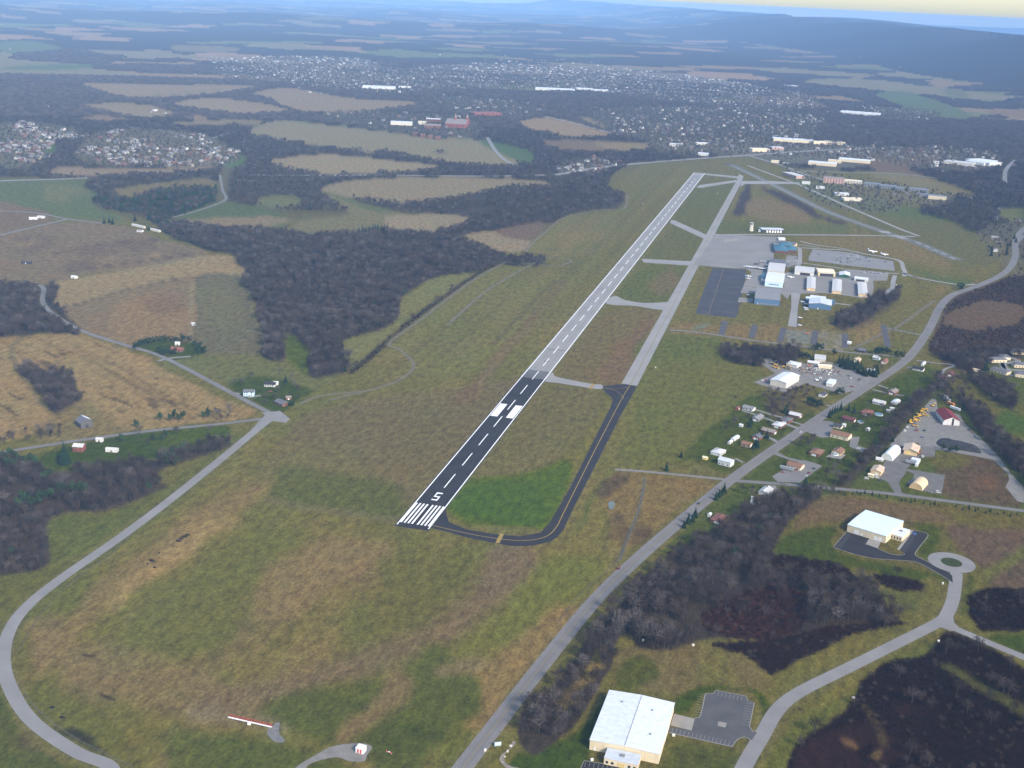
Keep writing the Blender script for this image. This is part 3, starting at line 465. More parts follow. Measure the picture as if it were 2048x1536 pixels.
# far roads
for s, wd in (('-100,370 0,362 100,359 175,356', 16), ('500,350 660,351 760,350 900,352 1000,352 1090,350', 16), ('1110,350 1200,335 1300,325 1400,317 1490,311 1600,303 1740,296', 22), ('1500,312 1560,330 1620,352 1700,372', 12), ('975,275 990,300 1010,320 1035,332', 12), ('0,470 60,456 135,438', 7), ('-80,420 60,425 135,438 210,447', 7), ('1090,232 1150,247 1240,270', 14), ('1600,342 1700,345 1800,348 1900,360', 10), ('2030,320 2012,340 2010,365', 12), ('1640,352 1720,366 1800,380 1820,392', 8), ('1780,385 1830,400 1900,398', 8), ('372,290 420,278 470,262', 8), ('260,255 330,262 400,285 440,315 400,330', 7), ('10,250 60,256 110,255', 7), ('20,290 70,280 80,262', 7), ('440,350 445,380 450,400 400,420 345,435', 6), ('2048,470 2030,490', 8), ('1690,555 1640,552', 5)):
    road('road', s, wd, LROAD if wd > 9 else ROADM, .25)
for s, wd, mm in (('895,650 950,600 990,570 1070,525', 4, DIRTR), ('660,800 700,790 780,768 820,745 826,725 800,700 780,685 840,640 940,565 1005,528 1020,525 1120,532', 4, DIRTR), ('1120,532 1140,520 1060,510 1062,490 1090,465 1130,435 1200,420 1248,417 1255,390', 4, DIRTR), ('600,808 640,792 720,783', 4, DIRTR), ('1290,955 1280,1010 1262,1060 1245,1100 1240,1120', 2.2, mat('grey_track', (.15, .138, .10), .95, .1, .1)), ('1340,660 1400,665 1500,680 1600,692 1700,705 1790,712', 5.5, ASP2), ('1700,700 1720,690 1760,670 1800,650 1870,600', 5, DIRTR), ('1770,655 1850,672', 5, ASP2)):
    road('track', s, wd, mm, .13)
for s in ('1450,642 1443,670', '1510,650 1503,676', '1568,656 1560,683', '1632,662 1626,690', '1690,668 1690,695', '1767,650 1776,694'):
    road('taxiway', s, 9, mat('grey_lane', (.125, .12, .13), .9, .15, .1), .14, 'short asphalt hangar lane laid on the brown grass', n=1)
pave('yard', '4:700,440 800,440 1000,560 1150,500 1340,480 1500,520 1560,500 2010,660 1830,790 1600,840 1200,720 1010,800 970,830 700,740 610,710 860,610 700,500', GRAV, .12, label='grey gravel yard full of scrap and machinery'); pave('yard', 'f:830,110 880,120 900,250 1190,330 1260,450 1480,650 1720,900 1880,1120 2048,1300 2048,1500 1960,1480 1800,1290 1850,1200 1840,1120 1640,930 1400,880 860,790 860,890 720,830 640,700 400,760 260,740 350,630 620,330', GRAV, .12, label='pale gravel machinery yard round the red barn'); pave('yard', '7:560,60 700,110 870,60 1040,100 1030,190 880,190 700,330 1150,400 1110,620 800,560 720,480 780,440 800,390 720,350 620,490 660,600 750,650 600,640 500,480 360,420 270,390 440,290 480,210', mat('grey_yard', (.22, .21, .195), .95, .15, .1), .14, label='grey paved yard between the arched sheds')
field_d = mat('coal_heap', (.06, .062, .065), .95, .2, .3)
for s, w_, z_ in (('6:820,415 980,320 1180,230 1300,260 1390,295 1250,400 1130,490 880,475', ASP2, .16), ('6:840,120 1000,200 1200,245 1190,275 980,215 800,150', ASP2, .17), ('4:1130,1240 1340,1140 1520,1160 1500,1330 1380,1340', ASP2, .13), ('4:1710,1330 1820,1330 1790,1430 1920,1470 1900,1530 1700,1440', ASP2, .13), ('6:1430,190 1530,140 1660,170 1600,220', CONC, .13)): pave('driveway', s, w_, z_)
for s, wd in (('4:480,1030 700,1100 850,1160', 4), ('4:600,1010 820,1080 940,1110', 4), ('4:970,1180 1130,1240', 6), ('4:1040,1155 1190,1200', 3.5), ('4:780,1340 830,1360 870,1390', 5), ('4:1440,970 1560,1000', 4), ('5:330,790 520,840 680,860', 4), ('5:390,740 500,780', 4), ('5:720,540 790,550', 6), ('5:820,460 1050,490 1250,515 1150,560 1110,620', 4), ('5:690,440 620,435', 4), ('6:490,255 400,210', 3), ('6:700,660 800,620 860,560 830,520', 4), ('1:1080,280 1170,260 1300,250', 5), ('1:1600,500 1640,505', 5), ('1:1690,530 1780,515', 4), ('1:640,815 720,800', 6), ('5:1780,430 1900,430 1980,470 1820,500 1870,560 2048,575', 8), ('5:1780,470 1850,600 1960,640 2048,655', 7)): road('driveway', s, wd, mat('pale_drive', (.34, .335, .32), .9, .1, .2), .15)
pave('gravel_pad', 'i:610,1523 740,1440 850,1385 1010,1365 1100,1385 1070,1440 1050,1480 960,1480 860,1455 700,1500 660,1560 560,1600', GRAV, .10, sm=True, label='grey gravel turnout beside the small striped hut'); pave('gravel_pad', 'i:430,1290 490,1235 510,1240 505,1300 540,1340 530,1360 470,1350', mat('grey_stone', (.26, .26, .25), .95, .2, .3), .10, sm=True, label='grey stone patch by the antenna row')
# warehouse lots
def stalls(par, P0, P1, n, dep, skip=()):
    a, b = np.array(G(*PX(P0)[0])), np.array(G(*PX(P1)[0])); t = (b-a)/np.linalg.norm(b-a); nrm = np.array([-t[1], t[0]])*dep
    me = None
    for k in range(n):
        p = a+(b-a)*k/(n-1); q = MB(); h = t*.10
        q.quad((*(p-h), .215), (*(p+h), .215), (*(p+h+nrm), .215), (*(p-h+nrm), .215))
        q.build('parking_line', WORNW, par)
LOT1 = 'w:1385,245 1470,245 1490,210 1805,272 1815,315 1885,340 1840,580 1870,630 1920,632 1860,725 1820,695 1770,690 1720,715 1660,785 1010,640 1030,585 1245,620 1275,505 1325,490'
l1 = pave('parking_lot', LOT1, mat('lot_asphalt', (.135, .133, .135), .9, .14, .08), .16, label='grey parking lot with white stalls beside the large warehouse')
kb = ribbon(GP('w:1275,498 1325,485 1345,440 1387,243 1470,243 1490,208 1806,270 1815,313 1887,338 1838,580 1870,632 1925,634'), .55, .22); kb.build('kerb', KERB, l1); ribbon(GP('w:1660,788 1008,642'), .7, .22).build('kerb', KERB, l1); ribbon(smooth(GP('w:1660,788 1710,718 1770,690 1820,700 1862,735')), .55, .22).build('kerb', KERB, l1)
sheet(GP('w:1065,450 1278,500 1245,622 1030,570'), .2).build('concrete_apron', CONC, l1); sheet(GP('w:1520,530 1605,545 1590,592 1510,573'), .25).build('concrete_island', CONC, l1)
stalls(l1, 'w:1390,262', 'w:1345,470', 9, -5.2); stalls(l1, 'w:1522,225', 'w:1762,275', 7, -5.2); stalls(l1, 'w:1835,570', 'w:1876,352', 9, 5.2); stalls(l1, 'w:1040,640', 'w:1622,775', 15, 5.2)
l0 = pave('parking_lot', 'w:100,1030 145,935 560,1000 900,1060 880,1200 60,1100', ASP, .16, label='dark parking lot at the warehouse front'); ribbon(GP('w:100,1030 145,930 500,990'), .55, .22).build('kerb', KERB, l0); stalls(l0, 'w:160,945', 'w:430,990', 7, -5.)
LOT2 = 'g:175,605 340,408 600,485 640,480 775,535 740,622 900,690 1000,708 1085,690 1065,665 1000,635 1175,385 1380,440 1222,670 1235,722 1650,930 1692,972 1700,1062 1560,968 1250,800 1000,770 680,745 430,690'
l2 = pave('parking_lot', LOT2, ASP, .16, label='black parking lot wrapped round the cream warehouse'); sheet(GP('g:585,565 640,480 778,535 740,622'), .21).build('concrete_apron', CONC, l2)
for s in ('g:172,602 338,408', 'g:740,625 820,660 900,692 1000,710 1060,705 1088,690', 'g:1175,383 1382,440 1300,570 1225,670 1238,722 1400,800 1655,930', 'g:1692,1060 1560,970 1250,802 1000,772 680,748 430,692 175,608'): ribbon(smooth(GP(s), False, 4), .55, .22).build('kerb', KERB, l2)
ribbon(GP('g:1000,640 1180,390'), 2.4, .215).build('footpath', CONC, l2); stalls(l2, 'g:195,600', 'g:335,430', 11, -5.); stalls(l2, 'g:1030,638', 'g:1160,440', 10, -5.); stalls(l2, 'g:590,495', 'g:545,560', 4, 5.2)
sheet(GP('g:1195,415 1240,425 1225,450 1182,440'), .21).build('accessible_bay', mat('blue_paint', (.09, .16, .42), .8), l2)

# --- fences read as thin lines from here
FEN = mat('fence_grey', (.20, .20, .19), .7, .1, 1.)
def fence(s, label, step=4., ht=1.9):
    P = smooth(GP(s), False, 8); L = np.concatenate([[0], np.cumsum(np.linalg.norm(np.diff(P, axis=0), axis=1))]); n = int(L[-1]/step); t = np.linspace(0, L[-1], n+1); Q = np.stack([np.interp(t, L, P[:, 0]), np.interp(t, L, P[:, 1])], -1)
    f = thing('fence', label, 'fence', (Q[0, 0], Q[0, 1], 0)); o = Q[0]
    pm = MB().box(-.05, .05, -.05, .05, 0, ht).mesh('post', FEN); wire = MB()
    for k, p in enumerate(Q[:300]): ob('post', pm, f, (p[0]-o[0], p[1]-o[1], 0))
    for z in (.15, .6, 1.05, 1.5, ht-.05): wire.tube([(p[0]-o[0], p[1]-o[1], z) for p in Q], [.03]*len(Q), 3, False)
    wire.build('wire', FEN, f)
fence('h:845,30 700,170 560,260 370,420 270,530 200,640 115,780', 'wire fence inside the bend of the pale new road', 6); fence('h:140,1015 200,1110 330,1235 520,1360 760,1480 850,1523', 'wire fence on the grass along the lower curve of the road', 6); fence('j:1160,0 1120,110 1085,190 950,310 800,450 700,590', 'wire fence between the loop taxiway and the main road', 6)

# ================================================================== the ground sheet itself
KG = .70
_lum = (COL@np.array([.3, .6, .1]))[..., None]; COL[:] = np.clip(_lum+(COL-_lum)*np.where(RR < 4000, 1.27, 1.2)[..., None], .006, 1); COL *= np.array([1.09, 1.03, .90])
def build_ground():
    edge_r = np.concatenate([[40.], RAD]); me = bpy.data.meshes.new('ground')
    v = np.stack([GX, GY, GZ], -1).reshape(-1, 3); i = np.arange(NR*NA).reshape(NR, NA)
    q = np.stack([i[:-1, :-1], i[:-1, 1:], i[1:, 1:], i[1:, :-1]], -1).reshape(-1, 4)[:, ::-1]
    # the rest of the circle and the disc under the camera, in big cells
    NB = 40; an2 = np.linspace(ANG[-1], ANG[0]+2*math.pi, NB+1); rs = RAD[::40]; idx = np.arange(0, NR, 40)
    if idx[-1] != NR-1: idx = np.append(idx, NR-1)
    rs = RAD[idx]; A2, R2 = np.meshgrid(an2, rs); X2 = CAM[0]+R2*np.sin(A2); Y2 = CAM[1]+R2*np.cos(A2); n0 = len(v)
    v2 = np.stack([X2, Y2, hgt(X2, Y2)], -1).reshape(-1, 3); i2 = n0+np.arange(v2.shape[0]).reshape(len(rs), NB+1)
    q2 = np.stack([i2[:-1, :-1], i2[:-1, 1:], i2[1:, 1:], i2[1:, :-1]], -1).reshape(-1, 4)[:, ::-1]
    n1 = n0+len(v2); v3 = np.array([[CAM[0], CAM[1], 0.]]); ring = list(i[0])+list(i2[0, 1:])
    tri = [(n1, ring[(k+1) % len(ring)], ring[k]) for k in range(len(ring))]
    V = np.concatenate([v, v2, v3]); nq = len(q)+len(q2); nt_ = len(tri)
    me.vertices.add(len(V)); me.vertices.foreach_set('co', V.ravel())
    loops = np.concatenate([q.ravel(), q2.ravel(), np.array(tri).ravel()]).astype(np.int32)
    me.loops.add(len(loops)); me.loops.foreach_set('vertex_index', loops); me.polygons.add(nq+nt_)
    me.polygons.foreach_set('loop_start', np.concatenate([np.arange(nq)*4, nq*4+np.arange(nt_)*3]).astype(np.int32))
    me.polygons.foreach_set('use_smooth', np.ones(nq+nt_, bool)); me.update(calc_edges=True); me.validate()
    c = np.ones((len(V), 4), np.float32); c[:n0, :3] = COL.reshape(-1, 3)*KG; c[:n0, 3] = ROUGH.ravel(); c[n0:, :3] = OL
    f2 = R2.ravel() > 2550; c[n0:n1][f2, :3] = WOOD; c[n0:, 3] = .5
    at = me.attributes.new('cover', 'FLOAT_COLOR', 'POINT'); at.data.foreach_set('color', c.ravel())
    mt = bpy.data.materials.new('land_cover'); mt.use_nodes = True; n = mt.node_tree; b = n.nodes['Principled BSDF']; b.inputs['Roughness'].default_value = 1; b.inputs['Specular IOR Level'].default_value = .05
    a = n.nodes.new('ShaderNodeAttribute'); a.attribute_name = 'cover'; tc = n.nodes.new('ShaderNodeTexCoord')
    def noise(sx, sy, det, lo, hi, o0, o1):
        mp = n.nodes.new('ShaderNodeMapping'); mp.inputs['Scale'].default_value = (sx, sy, .0); n.links.new(tc.outputs['Object'], mp.inputs[0])
        z = n.nodes.new('ShaderNodeTexNoise'); z.inputs['Scale'].default_value = 1; z.inputs['Detail'].default_value = det; z.inputs['Roughness'].default_value = .65; n.links.new(mp.outputs[0], z.inputs['Vector'])
        r = n.nodes.new('ShaderNodeMapRange'); r.inputs[1].default_value = lo; r.inputs[2].default_value = hi; r.inputs[3].default_value = o0; r.inputs[4].default_value = o1; n.links.new(z.outputs[0], r.inputs[0]); return r.outputs[0]
    n1_ = noise(.16, .07, 6, .3, .7, .58, 1.42); n2_ = noise(.02, .012, 5, .35, .65, 0, 1); n3_ = noise(.42, .30, 4, .3, .7, .68, 1.32)
    mu = n.nodes.new('ShaderNodeMath'); mu.operation = 'MULTIPLY'; n.links.new(n1_, mu.inputs[0]); n.links.new(n3_, mu.inputs[1])
    t1 = n.nodes.new('ShaderNodeMix'); t1.data_type = 'RGBA'; t1.inputs[6].default_value = (1.05, 1.0, .92, 1); t1.inputs[7].default_value = (.95, 1.03, .95, 1); n.links.new(n2_, t1.inputs[0])
    v1 = n.nodes.new('ShaderNodeVectorMath'); v1.operation = 'MULTIPLY'; n.links.new(a.outputs['Color'], v1.inputs[0]); n.links.new(t1.outputs[2], v1.inputs[1])
    v2_ = n.nodes.new('ShaderNodeVectorMath'); v2_.operation = 'SCALE'; n.links.new(v1.outputs[0], v2_.inputs[0]); n.links.new(mu.outputs[0], v2_.inputs['Scale']); n.links.new(v2_.outputs[0], b.inputs['Base Color'])
    sp1 = noise(.42, .36, 2, .60, .72, 1, .62); sp2 = noise(.33, .30, 2, .62, .74, 1, 1.45)
    m3 = n.nodes.new('ShaderNodeMath'); m3.operation = 'MULTIPLY'; n.links.new(sp1, m3.inputs[0]); n.links.new(sp2, m3.inputs[1]); m4 = n.nodes.new('ShaderNodeMath'); m4.operation = 'MULTIPLY'; n.links.new(m3.outputs[0], m4.inputs[0]); n.links.new(mu.outputs[0], m4.inputs[1]); n.links.new(m4.outputs[0], v2_.inputs['Scale'])
    me.materials.append(mt); return tag(ob('ground', me), 'rolling autumn countryside of grass, stubble fields and woods', None, None, 'structure')
build_ground()
# ================================================================== buildings
WM = {k: mat('wall_'+k, c, .85, .06, .4) for k, c in dict(white=(.60, .595, .57), cream=(.66, .56, .39), tan=(.62, .46, .27), beige=(.60, .56, .47), brick=(.30, .145, .10), redbrick=(.40, .13, .10), grey=(.36, .36, .35), blue=(.14, .26, .44), ltblue=(.55, .72, .86), dark=(.07, .07, .08), yellow=(.7, .55, .18), green=(.08, .2, .13), barn=(.16, .15, .15), pink=(.5, .33, .28), teal=(.5, .62, .62)).items()}
RM = {k: mat('roof_'+k, c, .75, .09, .25) for k, c in dict(white=(.64, .68, .73), pale=(.52, .52, .51), grey=(.36, .36, .37), dark=(.10, .10, .115), slate=(.21, .215, .235), brown=(.36, .20, .125), tan=(.56, .44, .33), red=(.30, .045, .05), redbrown=(.36, .15, .11), dkred=(.21, .075, .075), blue=(.10, .26, .35), bluegrey=(.27, .31, .38), cream=(.74, .66, .5), silver=(.52, .56, .60), taupe=(.40, .34, .30), black=(.05, .05, .055), ltblue=(.62, .76, .88), green=(.03, .14, .09)).items()}
GLASS = mat('window_glass', (.05, .06, .075), .15, .05, 1., spec=.6); DOORW = mat('white_door', (.75, .75, .73), .6); DOORB = mat('brown_door', (.22, .14, .09), .7); TRIM = mat('white_trim', (.8, .8, .78), .6); STEEL = mat('grey_metal', (.35, .35, .36), .5); RUBBER = mat('tyre_rubber', (.03, .03, .03), .9); CHIM = mat('chimney_brick', (.33, .17, .13), .9)
def opening(o, L, W, side, pos, w_, z0, z1, m, name, dep=.08):
    if side in 'fb': y = -W/2 if side == 'f' else W/2; q = MB().box(pos-w_/2, pos+w_/2, y-dep, y+dep, z0, z1)
    else: x = -L/2 if side == 'l' else L/2; q = MB().box(x-dep, x+dep, pos-w_/2, pos+w_/2, z0, z1)
    return q.build(name, m, o)
def bld(name, label, cat, cx, cy, ang, L, W, h, wall, roof, rise=1.5, ridge='x', op=(), over=.5, hip=False, chim=None, group=None, z=0., flat=False, trim=None):
    o = thing(name, label, cat, (cx, cy, z), ang, group); wall = WM.get(wall, wall); roof = RM.get(roof, roof)
    lx, ly = (W, L) if ridge == 'x' else (L, W)          # section width, length along ridge
    sw = (lambda mb: mb) if ridge == 'y' else (lambda mb: (setattr(mb, 'v', [(y, x, zz) for x, y, zz in mb.v]), mb)[1])
    a = lx/2
    if flat:
        sw(MB().box(-a, a, -ly/2, ly/2, -.2, h)).build('wall', wall, o); r = sw(MB().box(-a-.15, a+.15, -ly/2-.15, ly/2+.15, h, h+.35)).build('roof', roof, o)
    elif hip:
        sw(MB().box(-a, a, -ly/2, ly/2, -.2, h)).build('wall', wall, o); q = MB(); A, Y = a+over, ly/2+over; k = max(Y-A, .2)
        q.v = [(-A, -Y, h), (A, -Y, h), (A, Y, h), (-A, Y, h), (-A, -Y, h+.2), (A, -Y, h+.2), (A, Y, h+.2), (-A, Y, h+.2), (0, -k, h+rise), (0, k, h+rise)]; q.f = [(3, 2, 1, 0), (0, 1, 5, 4), (1, 2, 6, 5), (2, 3, 7, 6), (3, 0, 4, 7), (4, 5, 8), (5, 6, 9, 8), (6, 7, 9), (7, 4, 8, 9)]; q.mi = [0]*9; r = sw(q).build('roof', roof, o)
    else:
        sw(MB().prism([(-a, -.2), (a, -.2), (a, h), (0, h+rise), (-a, h)], -ly/2, ly/2)).build('wall', wall, o); s = rise/a; A = a+over; e = h-over*s; t = .22
        r = sw(MB().prism([(-A, e+.02), (0, h+rise+.02), (A, e+.02), (A, e+t), (0, h+rise+t), (-A, e+t)], -ly/2-over, ly/2+over)).build('roof', roof, o)
        if trim:
            for sg in (-1, 1): sw(MB().prism([(-A, e-.35), (0, h+rise-.35), (A, e-.35), (A, e+.03), (0, h+rise+.03), (-A, e+.03)], sg*(ly/2+over)-.06, sg*(ly/2+over)+.06)).build('fascia', trim, o)
    if chim: MB().box(chim-.4, chim+.4, -.5, .5, h, h+rise+1.1).build('chimney', CHIM, r)
    for q in op: opening(o, L, W, *q)
    c, s = math.cos(ang), math.sin(ang); P = np.array([(cx+x*c-y*s, cy+x*s+y*c) for x, y in ((-L/2-2, -W/2-2), (L/2+2, -W/2-2), (L/2+2, W/2+2), (-L/2-2, W/2+2))]); S = window(P, 5)
    if S is not None: cl = CLS[S]; cl[inside(P, GX[S], GY[S])] = 9; CLS[S] = cl
    return o, L, W
def rect3(s, h):
    a, b, d = [np.array(q) for q in GP(s, h)]; u = b-a; L = np.linalg.norm(u); u /= L; n = np.array([-u[1], u[0]]); W = float((d-a)@n)
    if np.linalg.norm(d-a) > 1.3*L: n = (d-a)/np.linalg.norm(d-a); W = np.linalg.norm(d-a); u = np.array([n[1], -n[0]]); L = float((b-a)@u)
    c = a+u*L/2+n*W/2
    return c[0], c[1], math.atan2(u[1], u[0]), L, abs(W)
def row(side, n, span, w_, z0, z1, m, name, c=0.): return [(side, c+(-span/2+span*k/(n-1) if n > 1 else 0), w_, z0, z1, m, name) for k in range(n)]
# --- the two white warehouses
cx, cy, an, L, W = rect3('w:205,715 912,878 405,208', 7.2)
wh, _, _ = bld('warehouse', 'large white-roofed cream warehouse beside the stall-marked grey parking lot', 'warehouse', cx, cy, an, L, W, 7.2, 'cream', 'white', 1.0, 'y', over=.35, op=row('r', 3, 15, 3.4, 0, 4, DOORW, 'dock_door', W*.05)+[('r', -W*.3, 1.2, 0, 2.2, DOORW, 'door'), ('f', -L*.42, 1.2, 0, 2.6, DOORW, 'door')])
MB().box(-.2, .2, -W/2, W/2, 8.40, 8.52).build('ridge_cap', mat('ridge_grey', (.35, .36, .36), .7), wh)
SEAM = mat('roof_seam', (.48, .50, .52), .7)
for k in range(1, 12):
    y_ = -W/2+W*k/12
    for sg in (-1, 1): MB().hexa([(sg*L/2, y_-.06, 7.42), (sg*L/2, y_+.06, 7.42), (sg*.25, y_+.06, 8.41), (sg*.25, y_-.06, 8.41)], [(sg*L/2, y_-.06, 7.47), (sg*L/2, y_+.06, 7.47), (sg*.25, y_+.06, 8.47), (sg*.25, y_-.06, 8.47)]).build('roof_seam', SEAM, wh)
for x_, y_ in ((L*.3, -W*.2), (-L*.25, W*.3), (L*.22, W*.25)): MB().box(x_-.5, x_+.5, y_-.5, y_+.5, 7.5, 8.7).build('roof_vent', STEEL, wh)
for k in range(7): opening(wh, L, W, 'f', -L*.45+L*.15*k, .12, 0, 7.1, mat('downpipe', (.5, .43, .3), .7), 'wall_rib')
c2 = rect3('w:350,902 695,975 383,798', 4.6); ax = bld('warehouse_annex', 'white-roofed office annex with windows at the front of the large warehouse', 'annex', *c2[:2], an, c2[3], max(c2[4], 11), 4.6, 'cream', 'silver', flat=True, op=row('f', 2, 3.4, 1.7, 1.2, 2.9, GLASS, 'window', -c2[3]*.33)+row('f', 2, 3.4, 1.7, 1.2, 2.9, GLASS, 'window', c2[3]*.33)+row('f', 3, 3.2, .9, .4, 3.1, mat('yellow_panel', (.6, .42, .1), .6), 'door_panel', 0)); MB().box(-1.3, 1.3, -1, 1, 4.95, 5.9).build('roof_unit', STEEL, ax[0])
cx, cy, an, L, W = rect3('g:355,315 850,465 530,113', 7.)
wh2, _, _ = bld('warehouse', 'white-roofed cream warehouse beside the black parking lot', 'warehouse', cx, cy, an, L, W, 7., 'cream', 'ltblue', .7, 'x', over=.3, op=[('f', -L*.26, 4.5, .2, 4.2, DOORW, 'dock_door'), ('f', -L*.12, 2, .2, 2.6, DOORW, 'door'), ('f', L*.25, 3.2, .2, 4, DOORW, 'dock_door'), ('f', L*.36, 3.2, .2, 4, DOORW, 'dock_door')])
c2 = rect3('g:900,432 1050,480 1005,342', 4.4); ax2 = bld('warehouse_annex', 'small white-roofed office annex with four windows on the cream warehouse', 'annex', *c2[:2], an, c2[3], c2[4], 4.4, 'cream', 'white', flat=True, op=row('f', 4, c2[3]*.7, 1.1, .9, 3.2, GLASS, 'window')); MB().box(-1.5, 1.5, .5, 2.5, 4.75, 5.6).build('roof_unit', STEEL, ax2[0])
# --- airport hangars (read in view a)
def hangar(label, s, h, wall, roof, rise=1.6, ridge='x', op=None, name='hangar', cat='hangar', group=None, trim=None, flat=False):
    cx, cy, an, L, W = rect3('a:'+s, h); return bld(name, label, cat, cx, cy, an, L, W, h, wall, roof, rise, ridge, op(L, W) if op else (), .4, group=group, trim=trim, flat=flat), (an, L, W)
hangar('blue-walled grey-roofed hangar by the dark apron', '225,890 512,920 243,765', 9.5, 'blue', 'grey', 2.2, 'x', lambda L, W: row('f', 7, L*.75, 3.2, 1, 2.6, WM['grey'], 'window')+[('f', -L*.36, 1.6, 0, 2.4, DOORW, 'door')])
hangar('white-roofed hangar with pale blue front below the terminal', '342,700 548,712 372,592', 8, 'ltblue', 'white', 2., 'x', lambda L, W: [('f', 0, L*.55, 3.4, 4.6, WM['dark'], 'ribbon_window'), ('l', 0, W*.5, 0, 5, WM['blue'], 'hangar_door')]); hangar('low blue shed on the end of the white-roofed hangar', '298,670 345,676 305,610', 4.5, 'white', 'blue', 1, 'y', name='shed', cat='shed')
hangar('pale corrugated hangar between the grey annex and the white hangar', '372,575 560,597 392,482', 7, 'beige', 'pale', 1.5, 'x', lambda L, W: [('r', 0, W*.5, 0, 5, WM['grey'], 'hangar_door')]); hangar('low grey-roofed annex behind the pale hangar', '395,478 572,494 415,440', 5, 'grey', 'slate', .8, 'x', name='annex', cat='annex')
hangar('grey hangar with wide open dark doorway', '680,578 900,590 690,520', 6.5, 'white', 'pale', 1.6, 'x', lambda L, W: [('f', L*.05, L*.52, 0, 4.6, WM['dark'], 'hangar_door')]); hangar('cream-roofed hangar with yellow door posts', '950,592 1142,604 958,548', 7, 'beige', 'cream', 1.8, 'x', lambda L, W: [('f', 0, L*.8, 0, 5, WM['dark'], 'hangar_door'), ('f', -L*.45, L*.07, 0, 6, WM['yellow'], 'door_post'), ('f', L*.45, L*.07, 0, 6, WM['yellow'], 'door_post')])  # dark panel paints the shade inside the wide open doorway
hangar('small white hangar with green gabled front', '1188,622 1308,632 1190,588', 4.5, 'green', 'white', 2.2, 'y', lambda L, W: [('f', 0, L*.7, 0, 4, RM['green'], 'hangar_door')], trim=TRIM); hangar('white flat-topped open hangar with dark bay', '1358,662 1510,680 1366,640', 4.5, 'white', 'white', .8, 'x', lambda L, W: [('f', -L*.05, L*.66, 0, 3.2, WM['dark'], 'bay_shade_panel')])  # dark panel across the bay carries the shade of its open inside
for s, lb in (('816,772 914,778 824,644', 'long low grey-roofed hangar row nearest the maintenance ramp'), ('1104,806 1210,812 1114,670', 'middle long low grey-roofed hangar row with tan end wall'), ('1404,840 1508,842 1396,705', 'long low pale-roofed hangar row beside the small wood')): hangar(lb, s, 4.6, 'tan', 'pale', .9, 'y', lambda L, W: [('f', -L*.2, 1.4, 0, 2.4, DOORW, 'door')]+row('r', 5, W*.8, W*.13, 0, 3.6, WM['grey'], 'hangar_door')+row('l', 5, W*.8, W*.13, 0, 3.6, WM['grey'], 'hangar_door'))
hangar('bright blue hangar with pale roof beside the ramp end', '842,945 1098,972 850,885', 8.5, 'blue', 'silver', 2.4, 'y', lambda L, W: [('f', -L*.08, 1.6, 0, 2.4, DOORW, 'door')], trim=TRIM); hangar('white-roofed lean-to behind the bright blue hangar', '850,885 1022,905 856,852', 5.5, 'white', 'white', .6, 'x', name='lean_to', cat='annex'); hangar('short blue wing on the side of the bright blue hangar', '1096,925 1136,930 1100,905', 6, 'blue', 'blue', .5, 'x', name='hangar_wing', cat='annex'); hangar('narrow blue wing on the ramp side of the bright blue hangar', '808,890 846,894 812,870', 6, 'blue', 'ltblue', .5, 'x', name='hangar_wing', cat='annex')
(tb, _, _), _ = hangar('tan terminal block behind the blue-roofed hall', '440,262 672,290 445,226', 7, 'tan', 'slate', flat=True, name='terminal_block', cat='terminal', op=lambda L, W: row('f', 8, L*.85, 2, 2.2, 4, GLASS, 'window'))
for s, lb, rd in (('455,345 600,355 440,270', 'blue hip-roofed terminal hall beside the apron', 4), ('590,340 700,350 580,290', 'smaller blue-roofed terminal wing by the car park', 3), ('520,300 640,310 515,265', 'upper blue roof of the terminal hall', 3.4)):
    cx, cy, an, L, W = rect3('a:'+s, 5.5); bld('terminal_hall', lb, 'terminal', cx, cy, an, L, W, 5.5 if 'upper' not in lb else 8, 'brick', 'blue', rd, 'x', row('f', 5, L*.8, 2.2, .8, 3, GLASS, 'window'), 1., hip=True)
hangar('long white building beyond the tan terminal block', '497,208 575,212 497,196', 4, 'white', 'white', flat=True, name='office_block', cat='building'); hangar('dark-fronted airport fire station with white bay doors', '308,108 556,114 318,86', 6.5, 'dark', 'silver', 1., 'x', lambda L, W: row('f', 6, L*.62, L*.075, 0, 5, DOORW, 'bay_door', L*.06), 'fire_station', 'building'); hangar('small white end block of the fire station', '268,112 306,114 272,100', 4.5, 'white', 'white', flat=True, name='annex', cat='annex')
# control tower
tp = G(*PX('a:182,122')[0]); tw = thing('control_tower', 'white airport control tower with dark glazed cab', 'tower', (*tp, 0), .4)
MB().hexa([(-3.6, -3.6, -.2), (3.6, -3.6, -.2), (3.6, 3.6, -.2), (-3.6, 3.6, -.2)], [(-2.8, -2.8, 13), (2.8, -2.8, 13), (2.8, 2.8, 13), (-2.8, 2.8, 13)]).build('shaft', WM['beige'], tw); MB().tube([(0, 0, 13), (0, 0, 13.8)], [4.2, 4.4], 8).build('gallery', WM['white'], tw); MB().tube([(0, 0, 13.8), (0, 0, 16.6)], [3.4, 4.1], 8).build('cab_glass', GLASS, tw); rf = MB().tube([(0, 0, 16.6), (0, 0, 17.2)], [4.5, 4.3], 8).build('roof', WM['white'], tw); MB().tube([(0, 0, 17.2), (0, 0, 21)], [.12, .06], 5).build('antenna', STEEL, rf)
for k in range(3): MB().box(-.8, .8, -3.55+.2*k, -3.1+.2*k, 3+3*k, 4.4+3*k).build('window', GLASS, tw)
